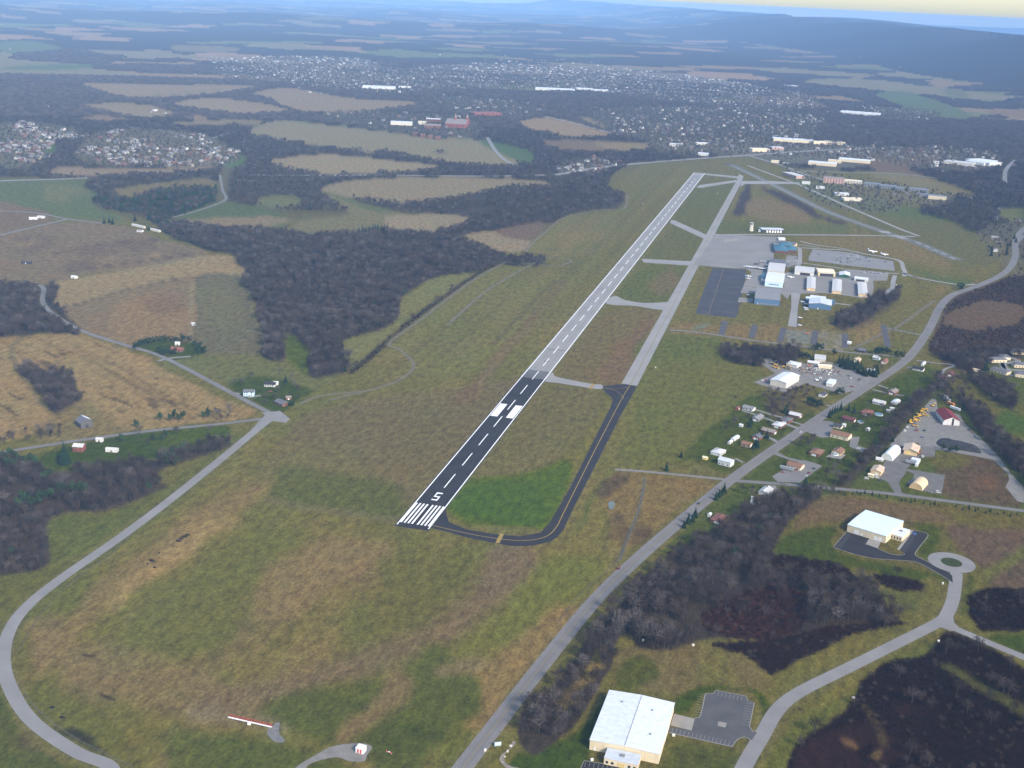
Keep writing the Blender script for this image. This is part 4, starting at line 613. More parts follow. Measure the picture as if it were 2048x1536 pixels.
# --- sheds and yards right of the road
def arch(name, label, s, h, roofm, wallm, ridge_along_d=True):
    cx, cy, an, L, W = rect3(s, 0.); o = thing(name, label, 'shed', (cx, cy, 0), an); n = 14; pr = [(L/2*math.cos(math.pi*k/n), h*math.sin(math.pi*k/n)**.85) for k in range(n+1)]
    ot = [(x*1.02, z*1.02+.05) for x, z in pr]; MB().prism(pr, -W/2+.05, W/2-.05).build('end_wall', wallm, o); MB().prism(pr[::-1]+ot, -W/2-.2, W/2+.2).build('roof', roofm, o); opening(o, L, W, 'f', 0, L*.0+.1, 0, .1, wallm, 'sill')
    for k in range(1, 6): y = -W/2+W*k/6; MB().prism([(x*1.02, z*1.02+.04) for x, z in pr]+[(x*1.032, z*1.032+.06) for x, z in pr[::-1]], y-.12, y+.12).build('rib', roofm, o)
    return o
FABW = mat('white_fabric', (.83, .85, .85), .6, .05, .3); FABT = mat('tan_fabric', (.68, .53, .33), .7, .06, .3); FABE = mat('shaded_fabric_end', (.66, .68, .62), .7, .05, .3)  # white shed's end fabric is greyed, its shade set in the colour
arch('arched_shed', 'white arched fabric shed on the grey yard', 'f:145,915 290,950 265,800', 7.5, FABW, FABE); arch('arched_shed', 'tan arched fabric shed on the dark pad', 'f:520,1300 685,1350 600,1215', 6.5, FABT, mat('tan_end', (.60, .42, .22), .8))
def shed(label, s, h, wall, roof, rise, ridge='y', op=None, name='shed', cat='shed', **k):
    cx, cy, an, L, W = rect3(s, h); return bld(name, label, cat, cx, cy, an, L, W, h, wall, roof, rise, ridge, op(L, W) if op else (), **k)
shed('tan open-fronted metal shed with wide canopy roof by the white arched shed', 'f:455,790 625,835 480,715', 5.5, 'tan', 'tan', 2.2, 'y', lambda L, W: [('f', -L*.15, 4, 0, 3.5, WM['yellow'], 'loading_door'), ('r', 0, W*.6, 0, 4, mat('rust_panel', (.35, .12, .05), .8), 'side_door')], over=1.6); shed('tan metal garage with gabled roof at the yard entrance', 'f:10,1065 135,1110 60,1000', 4.6, 'tan', 'tan', 1.6, 'y', lambda L, W: [('f', L*.1, 3, 0, 3, DOORW, 'garage_door')], over=.6); shed('small tan lean-to on the gabled metal garage', '7:275,390 335,405 300,380', 3, 'cream', 'cream', .5, 'x', name='lean_to', cat='annex')
shed('white L-shaped block on the dark plot by the tan shed', 'f:545,920 650,945 555,892', 3, 'white', 'white', .5, flat=True); shed('short white end of the block on the dark plot', 'f:600,985 635,995 625,935', 2.8, 'white', 'white', .5, flat=True)
shed('dark red-roofed barn with white gable and open dark doorway', 'f:990,400 1185,400 880,265', 6., 'white', 'red', 4.2, 'y', lambda L, W: [('f', L*.06, L*.14, 0, 8.5, WM['dark'], 'doorway_shade_panel'), ('f', -L*.52, L*.1, 0, 4, WM['white'], 'white_tank')], name='barn', cat='barn', over=.6)  # doorway is a solid dark panel coloured as the barn's shaded interior
shed('large beige metal workshop on the scrap yard', '4:803,675 985,715 955,590', 7.5, 'beige', 'white', 1.6, 'y', lambda L, W: row('r', 5, W*.8, 3.4, 0, 4.4, DOORW, 'bay_door')+row('f', 2, L*.3, 1.4, 4, 5, WM['white'], 'window'), name='workshop', cat='workshop', trim=TRIM)
for s, h, w_, r_, lb in (('4:1437,718 1500,742 1480,668', 4, 'white', 'white', 'white low garage in the middle of the scrap yard'), ('4:1305,440 1428,448 1310,388', 4.5, 'beige', 'pale', 'long pale metal shed on grass behind the scrap yard'), ('4:985,492 1105,518 995,455', 4, 'white', 'white', 'long white metal shed beside the yellow machines'), ('4:1350,520 1500,530 1350,500', 3.5, 'cream', 'cream', 'low cream shed behind the scrap heap')): shed(lb, s, h, w_, r_, .9, 'x')
# --- houses
def rdir(p):
    k = np.argmin(np.linalg.norm(MP-p, axis=1)); k = min(max(k, 1), len(MP)-2); t = MP[k+1]-MP[k-1]; return math.atan2(t[1], t[0])
def house(s, L, W, o_, wall, roof, label, h=3., hip=False, rise=2., ch=True, gar=True, name='house', ang=None, cat='house'):
    p = G(*PX(s)[0], h+rise*.4); a = (rdir(p) if ang is None else ang)+(math.pi/2 if o_ == 'b' else 0); fl = [('f', x*L, 1.5, z0, z0+1.3, GLASS, 'window') for x in (-.36, -.15, .28) for z0 in ((1., 3.6) if h > 4.5 else (1.,))]+[('b', x*L, 1.5, 1., 2.3, GLASS, 'window') for x in (-.3, .1, .35)]+[('f', .06*L, 1.1, .1, 2.2, DOORB, 'door'), ('r', 0, 1.5, 1, 2.3, GLASS, 'window')]
    if gar: fl.append(('l', 0, min(W*.55, 4.8), .1, 2.4, DOORW, 'garage_door'))
    return bld(name, label, cat, p[0], p[1], a, L, W, h, wall, roof, rise, 'x', fl, .55, hip, (L*.2 if ch else None))[0]
def small(s, L, W, o_, wall, roof, label, h=2.4, rise=.9, name='garden_shed', cat='shed', ang=None, flat=False):
    p = G(*PX(s)[0], h); a = (rdir(p) if ang is None else ang)+(math.pi/2 if o_ == 'b' else 0); return bld(name, label, cat, p[0], p[1], a, L, W, h, wall, roof, rise, 'x', [('f', 0, min(1.6, L*.4), .1, min(2., h*.85), DOORW if wall != 'white' else DOORB, 'door')], .25, flat=flat)[0]
for q in (('4:560,985', 13, 9, 'b', 'white', 'grey', 'white gabled house with grey roof at the grass edge'), ('4:655,1095', 17, 9, 'a', 'grey', 'grey', 'grey-roofed house half hidden behind bare trees'), ('4:900,1175', 15, 11, 'a', 'brick', 'pale', 'brick house with pale hip roof and long double drive', 3, True), ('4:990,1120', 13, 10, 'a', 'redbrick', 'slate', 'red brick house with slate-grey hip roof', 3, True), ('4:1090,1062', 13, 10, 'b', 'brick', 'pale', 'pale-roofed brick house backing on the bare trees'), ('4:790,1245', 15, 10, 'b', 'brick', 'taupe', 'taupe-roofed brick house beside dark spruces'), ('4:660,1310', 12, 9, 'a', 'redbrick', 'slate', 'small dark-roofed red brick house by the spruces'), ('4:535,1395', 10, 8, 'b', 'tan', 'brown', 'small brown-roofed house with tan gable'), ('6:210,115', 15, 11, 'a', 'white', 'pale', 'white bungalow with pale hip roof on wide lawn', 3, True), ('6:300,215', 14, 10, 'b', 'white', 'silver', 'tall white two-storey house close to the main road', 5.4), ('6:1330,120', 17, 11, 'a', 'brick', 'brown', 'long brown-roofed brick bungalow set back from the road', 3, True), ('6:1575,110', 13, 10, 'a', 'tan', 'brown', 'brown-roofed house with paved pool terrace'), ('6:1090,270', 15, 12, 'b', 'cream', 'brown', 'brown-roofed cream garage beside the grey forecourt', 3.6), ('6:750,560', 16, 9, 'a', 'white', 'pale', 'white house with pale roof below the side road'), ('6:230,875', 17, 12, 'a', 'brick', 'redbrown', 'red-roofed brick bungalow next to the dark bare wood', 3, True), ('4:1610,1285', 20, 14, 'b', 'cream', 'brown', 'large brown-roofed cream building on the grey forecourt', 4.5), ('4:1575,1190', 9, 7, 'b', 'cream', 'dark', 'small black-roofed cottage with cream gable'), ('4:1700,1110', 14, 9, 'b', 'brick', 'dkred', 'dark red-roofed brick house behind the verge spruces'), ('4:1905,1035', 15, 11, 'a', 'brick', 'redbrown', 'red-brown hip-roofed house beside the blue pool', 3, True), ('5:405,920', 14, 9, 'b', 'white', 'pale', 'white house with pale roof and side porch'), ('5:560,800', 16, 9, 'a', 'redbrick', 'taupe', 'brick ranch house with round gravel drive'), ('5:850,540', 14, 8, 'b', 'white', 'black', 'white house with black roof by the gravel court'), ('5:1130,640', 9, 8, 'b', 'white', 'redbrown', 'white cottage with rusty red roof'), ('5:1215,600', 12, 8, 'a', 'brick', 'dkred', 'dark red-roofed house among bare trees'), ('5:375,415', 9, 8, 'b', 'teal', 'pale', 'pale teal house beside the pine row'), ('5:465,455', 14, 6, 'a', 'pink', 'redbrown', 'long low pink brick house beside the pine row'), ('5:145,440', 12, 9, 'a', 'tan', 'tan', 'tan house above the spruce grove'), ('4:1400,830', 12, 7, 'a', 'white', 'dark', 'low white building hidden by pines below the scrap yard')):
    house(*q[:7], **({'h': q[7]} if len(q) > 7 else {}), **({'hip': q[8]} if len(q) > 8 else {}))
for q in (('6:630,700', 8, 6, 'b', 'white', 'pale', 'white two-door garage below the pale-roofed house'), ('5:590,922', 15, 7, 'a', 'white', 'white', 'long white garage block behind the white porch house'), ('4:400,1335', 14, 4.5, 'a', 'white', 'white', 'long white mobile home with dark glass on the lawn'), ('4:345,1380', 7, 3, 'a', 'white', 'white', 'small low white shed in place of a covered boat on the lawn by the mobile home'), ('6:60,195', 5, 4, 'b', 'yellow', 'cream', 'small cream shed on the wide lawn'), ('4:470,1190', 4, 3, 'b', 'white', 'white', 'tiny white shed on the lawn by the bare trees'), ('4:430,995', 6, 4, 'a', 'redbrick', 'redbrown', 'small red-brown shed by the white gabled house'), ('5:550,1000', 5, 4, 'b', 'white', 'white', 'little white shed behind the long white garage'), ('5:505,1025', 4, 3.5, 'b', 'grey', 'pale', 'little grey shed by the blue pool'), ('5:905,490', 14, 3.5, 'a', 'white', 'white', 'long narrow white trailer beside the gravel court'), ('5:1505,560', 8, 6, 'b', 'cream', 'tan', 'small cream garage near the tall spruce'), ('5:280,560', 7, 5, 'a', 'white', 'pale', 'white shed inside the spruce grove'), ('5:340,570', 7, 5, 'a', 'white', 'white', 'second white shed inside the spruce grove'), ('5:1120,700', 5, 4, 'b', 'blue', 'ltblue', 'small blue shed below the rusty-roofed cottage'), ('4:1640,1190', 4, 3, 'b', 'white', 'white', 'tiny white shed beside the black-roofed cottage'), ('4:1910,1235', 5, 4, 'a', 'grey', 'pale', 'small grey shed under bare trees'), ('6:110,840', 4, 3, 'a', 'white', 'white', 'little white shed beside the red-roofed bungalow'), ('6:600,650', 2.5, 2, 'b', 'white', 'white', 'tiny white box by the white garage'), ('4:1700,250', 5, 8, 'b', 'white', 'white', 'small white hut by the hangar lanes'), ('4:1845,335', 11, 14, 'b', 'slate', 'slate', 'dark slate shed beside the hangar lanes')):  # low white shed by the mobile home stands in for a boat
    wl = q[4] if q[4] in WM else 'dark'; nm_ = 'mobile_home' if 'mobile' in q[6] and 'long' in q[6] else 'trailer_home' if 'trailer' in q[6] else 'garage' if 'garage' in q[6] else 'garden_shed'; small(q[0], q[1], q[2], q[3], wl, q[5], q[6], name=nm_, cat=nm_.split('_')[-1] if nm_ != 'garden_shed' else 'shed')
# townhouses
for s, L, W, a, lb in (('5:1745,430', 24, 12, .45, 'cream townhouse row with dark roof nearest the tall spruces'), ('5:1830,400', 14, 12, 1.9, 'cream townhouse wing with dark roof at right angles to the row'), ('5:1785,555', 24, 13, -.6, 'dark-roofed cream townhouse below the curved drive'), ('5:1990,340', 22, 12, .3, 'dark-roofed cream townhouse at the top of the curved drive'), ('5:2010,490', 20, 12, .2, 'cream townhouse inside the curved drive loop'), ('5:2040,600', 20, 12, 0., 'cream townhouse at the lower end of the curved drive')):
    house(s, L, W, 'a', 'cream', 'slate', lb, 4.2, True, 2.6, False, True, 'townhouse', a)
# left of the airfield
for s, L, W, a, w_, r_, lb, h in (('1:1700,480', 12, 8, .3, 'ltblue', 'slate', 'pale blue two-storey house beside the country road', 5.2), ('1:1845,428', 13, 8, .2, 'white', 'black', 'white house with black roof beyond the country road', 3), ('1:1925,555', 15, 10, -.5, 'brick', 'slate', 'grey-roofed brick house near the road junction', 3), ('1:540,850', 10, 9, .2, 'redbrick', 'pale', 'red brick two-storey house below the cornfield lane', 5.4), ('1:1210,190', 15, 10, .1, 'brick', 'redbrown', 'red-roofed farmhouse ringed by evergreens', 3.2)): house(s, L, W, 'a', w_, r_, lb, h, ang=a)
for s, L, W, a, w_, r_, lb in (('1:1885,425', 5, 4, .2, 'white', 'white', 'small white shed beside the black-roofed white house'), ('1:1970,525', 6, 4, .4, 'brick', 'taupe', 'small brown shed behind the grey-roofed brick house'), ('1:765,878', 12, 5, .2, 'white', 'pale', 'long low white shed on the lawn below the lane'), ('1:680,810', 7, 4, .2, 'white', 'pale', 'white garage beside the lane'), ('1:1212,155', 6, 4, .3, 'white', 'white', 'white shed above the red-roofed farmhouse'), ('1:1320,22', 5, 4, 0, 'grey', 'pale', 'grey hut on the field boundary'), ('l:435,798', 9, 6, 0, 'white', 'white', 'white shed at the edge of the brown field'), ('l:155,712', 16, 6, .1, 'dark', 'dark', 'dark low barn on the brown field')): small(s, L, W, 'a', w_, r_, lb, 3, 1.2, ang=a)
p = G(*PX('1:575,705')[0], 3); bn, _, _ = bld('barn', 'old weathered grey barn with white metal roof slope beside the corn', 'barn', p[0], p[1], -.62, 15, 13, 6, 'barn', 'slate', 4., 'x', [('r', 0, 3.5, 0, 4, WM['dark'], 'barn_door')], .5)
MB().hexa([(-8.1, -.0, 10.15), (-8.1, 7.3, 5.75), (-1, 7.3, 5.75), (-1, 0, 10.15)], [(-8.1, .0, 10.4), (-8.1, 7.3, 6.0), (-1, 7.3, 6.0), (-1, 0, 10.4)]).build('white_roof_sheet', RM['white'], bn)
for s, L, W, a, w_, r_, lb in (('l:195,455', 15, 9, .5, 'white', 'white', 'white farm barn at the country lane fork'), ('l:240,447', 13, 9, .2, 'white', 'pale', 'pale farmhouse at the country lane fork'), ('l:810,500', 36, 4, -.35, 'beige', 'pale', 'very long white poultry shed by the conifers'), ('l:910,525', 26, 4, -.35, 'beige', 'pale', 'second long white poultry shed by the conifers'), ('l:820,528', 10, 8, 0, 'white', 'grey', 'small house below the poultry sheds')): small(s, L, W, 'a', w_, r_, lb, 3, 1.4, ang=a, name='farm_building', cat='farm building')
# --- big blocks of the far town
def block(s, h, wall, roof, label, name='large_building', rise=0, floors=0, group=None):
    cx, cy, an, L, W = rect3(s, h); W = max(min(W, .55*L), 12); op = []
    if floors: op = [('f', -L/2+L*(k+.5)/max(4, int(L/7)), L/max(4, int(L/7))*.5, 1.2+3.6*f, 2.9+3.6*f, GLASS, 'window') for f in range(floors) for k in range(max(4, int(L/7)))]
    return bld(name, label, 'building', cx, cy, an, L, W, h, wall, roof, rise or 1, 'x', op, .3, flat=not rise, z=float(hgt(cx, cy)), group=group)[0]
for q in (('c:1200,378 1480,415 1290,345', 8, 'beige', 'pale', 'wide pale-grey flat-roofed shopping mall'), ('c:1390,348 1640,392 1510,322', 10, 'white', 'white', 'bright white flat roof of the shopping mall'), ('c:1640,390 1780,365 1600,340', 9, 'white', 'white', 'white end block of the shopping mall'), ('c:1115,375 1178,380 1120,362', 8, 'white', 'white', 'small white block at the mall corner'), ('c:0,550 205,548 0,508', 15, 'pink', 'taupe', 'tan brick four-storey block by the old runway', 'large_building', 0, 4), ('c:200,578 390,578 220,540', 8, 'beige', 'cream', 'beige low block joined to the tan brick block', 'large_building', 0, 2), ('c:400,605 555,628 430,572', 9, 'grey', 'bluegrey', 'blue-roofed office wing next to the beige block', 'large_building', 2, 2), ('c:555,630 715,655 590,590', 9, 'grey', 'bluegrey', 'middle blue-roofed office wing on the lawn', 'large_building', 2, 2), ('c:715,658 810,662 750,612', 9, 'grey', 'bluegrey', 'far blue-roofed office wing beside the drive', 'large_building', 2, 2), ('c:860,660 1060,680 880,625', 8, 'grey', 'bluegrey', 'silver-blue hall behind the round drive', 'large_building', 1.5, 2), ('c:920,725 1045,742 985,668', 8, 'grey', 'bluegrey', 'blue-roofed school hall beside the cream hall'), ('c:1040,755 1232,762 1105,672', 9, 'cream', 'bluegrey', 'cream-walled hall with large blue-grey roof'), ('b:1360,482 1500,522 1358,456', 8, 'pink', 'pale', 'pinkish brick hall next to the old runway', 'large_building', 0, 2), ('b:1240,370 1320,385 1245,350', 7, 'cream', 'cream', 'cream store at the corner of the blue-grey lots'), ('b:1340,385 1410,395 1345,375', 6, 'cream', 'pale', 'small pale store by the shopping lots'), ('b:1620,378 1905,402 1635,362', 8, 'cream', 'white', 'long cream strip of shops facing the lots'), ('c:30,370 180,360 60,335', 8, 'cream', 'cream', 'cream shop row at the top of the slope'), ('c:150,345 470,372 165,330', 8, 'cream', 'white', 'long white-roofed shop row beyond the lots'), ('b:1070,252 1250,256 1085,228', 9, 'cream', 'cream', 'large cream store beside the highway'), ('b:200,196 292,198 205,176', 9, 'white', 'white', 'white warehouse at the wood edge beyond the runway'), ('b:488,292 600,296 500,272', 8, 'white', 'white', 'bright white warehouse by the highway'), ('b:480,185 600,190 485,172', 7, 'beige', 'white', 'pale store at the highway junction'), ('b:1265,232 1385,236 1270,215', 8, 'pink', 'white', 'white-topped store in the commercial strip'), ('b:1265,140 1680,165 1270,124', 9, 'cream', 'white', 'very long white shed along the railway'), ('b:1680,170 2000,178 1685,160', 9, 'cream', 'cream', 'long cream shed along the railway'), ('c:0,165 200,182 0,156', 9, 'cream', 'cream', 'cream factory shed beyond the lots'), ('c:130,705 270,712 145,682', 6, 'white', 'white', 'white low clinic beside the old runway'), ('c:205,752 395,758 215,738', 6, 'beige', 'cream', 'beige low office beside the old runway'), ('b:1555,590 1640,610 1560,560', 7, 'white', 'pale', 'pale hangar by the cross runway'), ('b:1700,635 1785,650 1705,615', 6, 'white', 'white', 'white sheds by the cross runway'),
          ('e:715,342 940,348 735,300', 10, 'beige', 'white', 'big white-roofed hall of the hilltop abbey'), ('e:1085,302 1238,308 1090,280', 10, 'brick', 'white', 'white-roofed brick block of the hilltop abbey', 'large_building', 0, 2), ('e:1300,358 1440,360 1302,338', 9, 'brick', 'white', 'front white-roofed brick range of the abbey', 'large_building', 0, 2), ('e:1000,330 1085,335 1010,300', 12, 'beige', 'taupe', 'beige hall between the abbey blocks'), ('e:1060,385 1240,390 1070,325', 12, 'brick', 'taupe', 'dark brick college range on the hill', 'large_building', 3, 3), ('1678,224 1757,230 1680,219', 9, 'white', 'white', 'very long white factory at the foot of the ridge'), ('722,178 790,184 728,165', 9, 'white', 'white', 'white factory halls on the town edge'), ('795,178 820,180 800,166', 8, 'white', 'pale', 'pale factory hall beside the white halls'), ('1070,178 1150,182 1075,173', 8, 'beige', 'white', 'pale mill sheds by the river wood'), ('1150,178 1185,180 1152,173', 8, 'white', 'white', 'white mill shed by the river wood'), ('1185,181 1215,183 1188,176', 8, 'white', 'white', 'long white mill shed in the town'), ('1568,172 1598,175 1570,168', 8, 'white', 'white', 'white shed on the green slope above town'), ('955,228 1010,228 957,222', 8, 'redbrick', 'redbrown', 'long orange-red building beyond the abbey'), ('1600,175 1600,175 1600,175', 1, 'white', 'white', '')):
    if q[4]: block(*q)
cx, cy, an, L, W = rect3('e:1280,335 1500,338 1330,285', 16)
chh = bld('abbey_church', 'red brick abbey church with twin towers on the hill', 'church', cx, cy, an, L, max(W, 24), 14, 'redbrick', 'taupe', 8, 'x', row('f', 8, L*.8, 3, 3, 11, GLASS, 'window'))[0]
for x in (-L*.1, L*.47):
    t_ = MB().box(x-4, x+4, -14, -6, 0, 30).build('tower', WM['redbrick'], chh); MB().tube([(x, -10, 30), (x, -10, 44)], [5, .2], 4).build('spire', RM['taupe'], t_)
for k in range(4): block('e:%d,%d %d,%d %d,%d' % (945+78*k, 445+12*k, 1000+78*k, 455+12*k, 950+78*k, 420+12*k), 12, 'brick', 'slate', 'brick dormitory block in the row below the abbey', 'dormitory', 0, 4, 'dormitories below the abbey')
# --- small houses of the settlements
HV = [('white', 'grey'), ('beige', 'slate'), ('tan', 'taupe'), ('white', 'slate'), ('beige', 'pale'), ('brick', 'grey'), ('cream', 'grey'), ('pink', 'redbrown'), ('brick', 'taupe'), ('grey', 'taupe')]
HWM = {k: mat('house_wall_'+k, c, .9, .06, .4) for k, c in dict(white=(.58, .56, .53), cream=(.46, .40, .31), tan=(.32, .25, .18), beige=(.40, .37, .32), brick=(.22, .12, .09), grey=(.26, .26, .25), pink=(.32, .22, .19)).items()}; HRM = {k: mat('house_roof_'+k, c, .9, .09, .25) for k, c in dict(white=(.45, .45, .45), pale=(.46, .46, .45), grey=(.30, .30, .31), slate=(.2, .2, .22), taupe=(.26, .22, .195), redbrown=(.25, .12, .09)).items()}
def hmesh(w_, r_):
    L, W, h, rz = 13, 9, 4.6, 2.6; a = W/2; sw = lambda mb: (setattr(mb, 'v', [(y, x, z) for x, y, z in mb.v]), mb)[1]
    wl = sw(MB().prism([(-a, -.4), (a, -.4), (a, h), (0, h+rz), (-a, h)], -L/2, L/2)).mesh('wall', HWM[w_]); s = rz/a; A = a+.5; e = h-.5*s
    rf = sw(MB().prism([(-A, e), (0, h+rz+.02), (A, e), (A, e+.25), (0, h+rz+.27), (-A, e+.25)], -L/2-.5, L/2+.5)).mesh('roof', HRM[r_])
    wd = MB().box(-4.8, -3.2, -a-.08, -a+.02, 1.2, 2.8).box(-.8, .8, -a-.08, -a+.02, 1.2, 2.8).box(3, 4.6, -a-.08, -a+.02, 1.2, 2.8)
    w1 = MB().box(-.8, .8, -a-.08, -a+.02, 1.2, 2.8).mesh('window', GLASS); dr = MB().box(-.6, .6, -a-.08, -a+.02, 0, 2.2).mesh('door', DOORB)
    return wl, rf, w1, dr
HM = [hmesh(*q) for q in HV]
def spread(s, sp, jit=.5, thr=.42):
    P = GP(s); x0, y0 = P.min(0); x1, y1 = P.max(0); th = -.35; out = []; c0 = P.mean(0); R_ = max(x1-x0, y1-y0)
    for u in np.arange(-R_, R_, sp*.85):
        for v in [q_+o_ for q_ in np.arange(-R_, R_, sp*2.2) for o_ in (-.42*sp, .42*sp)]:
            a = u+rng.uniform(-.5, .5)*sp*jit*1.6; b = v+rng.uniform(-.5, .5)*sp*jit; out.append((c0[0]+a*math.cos(th)-b*math.sin(th), c0[1]+a*math.sin(th)+b*math.cos(th)))
    out = np.array(out); k = inside(P, out[:, 0]+160*(fbm(out[:, 0]/180, out[:, 1]/180, 5, 3)-.5), out[:, 1]+400*(fbm(out[:, 0]/180, out[:, 1]/180, 15, 3)-.5)); k &= (fbm(out[:, 0]/110, out[:, 1]/110, 77, 3) > thr); return out[k]
SETS = [('settlement_house', TOWN[6], 28, .95, 'small pale house in the dense hillside estate at the wood edge', 'houses of the hillside estate'), ('settlement_house', TOWN[7], 33, .9, 'small house in the leafy estate above the stubble strip', 'houses of the leafy estate'), ('settlement_house', TOWN[13], 30, .6, 'small pale house in the hamlet by the highway', 'houses of the highway hamlet'), ('settlement_house', TOWN[12], 42, .8, 'small house along the road bend beyond the cross runway', 'houses on the road bend'), ('settlement_house', TOWN[10], 48, .7, 'small house beside the offices along the old runway', 'houses by the offices'), ('settlement_house', '880,195 1000,198 1060,212 960,218 880,205', 62, .7, 'small house in the suburb beyond the abbey', 'houses beyond the abbey')]
cnt = 0; LABEL_N = 300
def small_house(p, label, group):
    k = rng.integers(0, len(HM)); o = thing('house', label, 'house', (p[0], p[1], float(hgt(*p))), rng.choice([-.35, 1.22, -.2, 1.35])+rng.uniform(-.1, .1), group, float(rng.uniform(.85, 1.2))); wl, rf, w1, dr = HM[k]; ob('wall', wl, o); ob('roof', rf, o)
    for x in (-4, 0, 4): ob('window', w1, o, (x, 0, 0))
    ob('door', dr, o, (2, 0, 0))
for nm, s, sp, pr, lb, gp in SETS:
    P = spread(s, sp, .5, .3); P = P[rng.random(len(P)) < pr]
    for p in P:
        if cnt < LABEL_N: small_house(p, lb, gp); cnt += 1
print('settlement houses', cnt)
def mass(name, P, label, cat, smin=.8, smax=1.25):
    mb = MB(); me = [HWM['beige'], HWM['tan'], HWM['grey'], HWM['brick'], HRM['grey'], HRM['slate'], HRM['pale'], HRM['taupe'], HRM['slate'], HRM['redbrown'], HWM['white']]
    for p in P:
        L, W, h = rng.uniform(9, 15), rng.uniform(7, 10), rng.uniform(4, 6.5); a = rng.choice([-.35, 1.22])+rng.uniform(-.15, .15); c, s = math.cos(a), math.sin(a); z = float(hgt(*p)); rz = rng.uniform(1.8, 3)
        T = lambda x, y, q: (p[0]+x*c-y*s, p[1]+x*s+y*c, z+q); b = len(mb.v); x, y = L/2, W/2; wi = rng.choice([0, 1, 2, 3, 10], p=[.3, .2, .24, .14, .12]); ri = 4+rng.choice(6, p=[.22, .28, .12, .16, .16, .06])
        mb.v += [T(-x, -y, -.5), T(x, -y, -.5), T(x, y, -.5), T(-x, y, -.5), T(-x, -y, h), T(x, -y, h), T(x, y, h), T(-x, y, h), T(-x, 0, h+rz), T(x, 0, h+rz)]
        mb.f += [(b, b+1, b+5, b+4), (b+2, b+3, b+7, b+6), (b+1, b+2, b+6, b+9, b+5), (b+3, b, b+4, b+8, b+7), (b+4, b+5, b+9, b+8), (b+6, b+7, b+8, b+9)]; mb.mi += [wi]*4+[ri]*2
    return tag(mb.build(name, me), label, cat, None, 'stuff')
TP = []
for s, sp, pr in ((TOWN[0], 40, .7), (TOWN[1], 50, .75), (TOWN[2], 44, .6), (TOWN[3], 46, .5), (TOWN[4], 60, .7), (TOWN[8], 60, .3), ('430,150 700,160 840,190 700,170', 70, .5), ('1600,190 1760,215 1740,240 1640,235', 70, .5), ('1640,235 1760,260 1740,290 1640,285', 70, .5), ('1700,235 1860,225 1850,245 1760,250', 80, .5), ('950,118 1150,120 1250,138 1000,128', 90, .5), ('1300,150 1500,165 1500,175 1350,165', 60, .5), ('1880,310 2048,300 2048,340 1950,330', 80, .4)):
    P = spread(s, sp); TP.append(P[rng.random(len(P)) < pr])
TP = np.vstack(TP); print('town', len(TP)); mass('town_houses', TP, 'dense pale houses of the distant town under blue haze', 'houses')
FP_ = [G(x, y) for x, y in PX('20,100 40,110 70,150 65,170 25,190 40,220 95,215 60,180 180,158 200,160 220,162 300,225 310,222 330,228 380,155 390,150 420,95 440,97 700,90 420,165 460,162 620,185 640,188 600,176 1700,120 1720,118 1760,130 1800,135 1990,120 1610,110 1640,100 880,110 900,100 1010,112 1030,118 1870,200 1900,170 1960,290 1940,400 1990,440 2000,420')]
mass('farmsteads', [p for p in FP_ if np.isfinite(p).all()], 'scattered pale farmsteads between far fields and woods', 'farms')
# ================================================================== vehicles, machines, aircraft and small things
CARC = {k: mat('paint_'+k, c, .35, .03, 1., spec=.5) for k, c in dict(white=(.8, .8, .78), silver=(.45, .46, .48), black=(.03, .03, .035), red=(.42, .03, .03), blue=(.05, .1, .3), grey=(.16, .16, .17), tan=(.4, .34, .24), green=(.04, .12, .07), yellow=(.72, .42, .03), orange=(.6, .2, .03)).items()}
RIM = mat('wheel_rim', (.4, .4, .4), .4)
def wheelmesh(r, w_): return MB().tube([(0, -w_/2, 0), (0, w_/2, 0)], [r, r], 10).mesh('wheel', RUBBER), MB().tube([(0, -w_/2-.02, 0), (0, w_/2+.02, 0)], [r*.55, r*.55], 8).mesh('rim', RIM)
WHM = wheelmesh(.33, .24); WHB = wheelmesh(.5, .5); WHL = wheelmesh(.8, .6)
def wheels(o, pos, me): 
    for x, y, z in pos: q = ob('wheel', me[0], o, (x, y, z)); ob('rim', me[1], q)
CARM = {}
def carmesh(c, kind):
    if (c, kind) in CARM: return CARM[c, kind]
    b = MB(); g = MB(); h = .75 if kind == 'car' else .95
    b.hexa([(-2.2, -.88, .32), (2.2, -.88, .32), (2.2, .88, .32), (-2.2, .88, .32)], [(-2.15, -.86, h), (2.15, -.82, h-.05), (2.15, .82, h-.05), (-2.15, .86, h)])
    if kind == 'van': g.hexa([(-2.1, -.85, h), (1.4, -.85, h), (1.4, .85, h), (-2.1, .85, h)], [(-2.0, -.76, 1.75), (.9, -.76, 1.75), (.9, .76, 1.75), (-2., .76, 1.75)]); b.box(-1.95, .85, -.72, .72, 1.74, 1.82)
    else: g.hexa([(-1.7, -.82, h), (1.1, -.82, h), (1.1, .82, h), (-1.7, .82, h)], [(-1.15, -.66, 1.38), (.4, -.66, 1.38), (.4, .66, 1.38), (-1.15, .66, 1.38)]); b.box(-1.1, .35, -.62, .62, 1.37, 1.43)
    CARM[c, kind] = (b.mesh('body', CARC[c]), g.mesh('windows', GLASS)); return CARM[c, kind]
def car(s, c, label, ang, kind='car', group=None, z=.2, p=None):
    p = G(*PX(s)[0]) if p is None else p; o = thing('car' if kind == 'car' else 'van', label, kind, (p[0], p[1], z), ang, group); b, g = carmesh(c, kind); ob('body', b, o); ob('windows', g, o); wheels(o, [(x, y, .33) for x in (-1.35, 1.35) for y in (-.8, .8)], WHM); return o
P = G(1237, 1138); car('1237,1138', 'red', 'red car driving on the main road', rdir(P), p=P-0*P, z=.2)
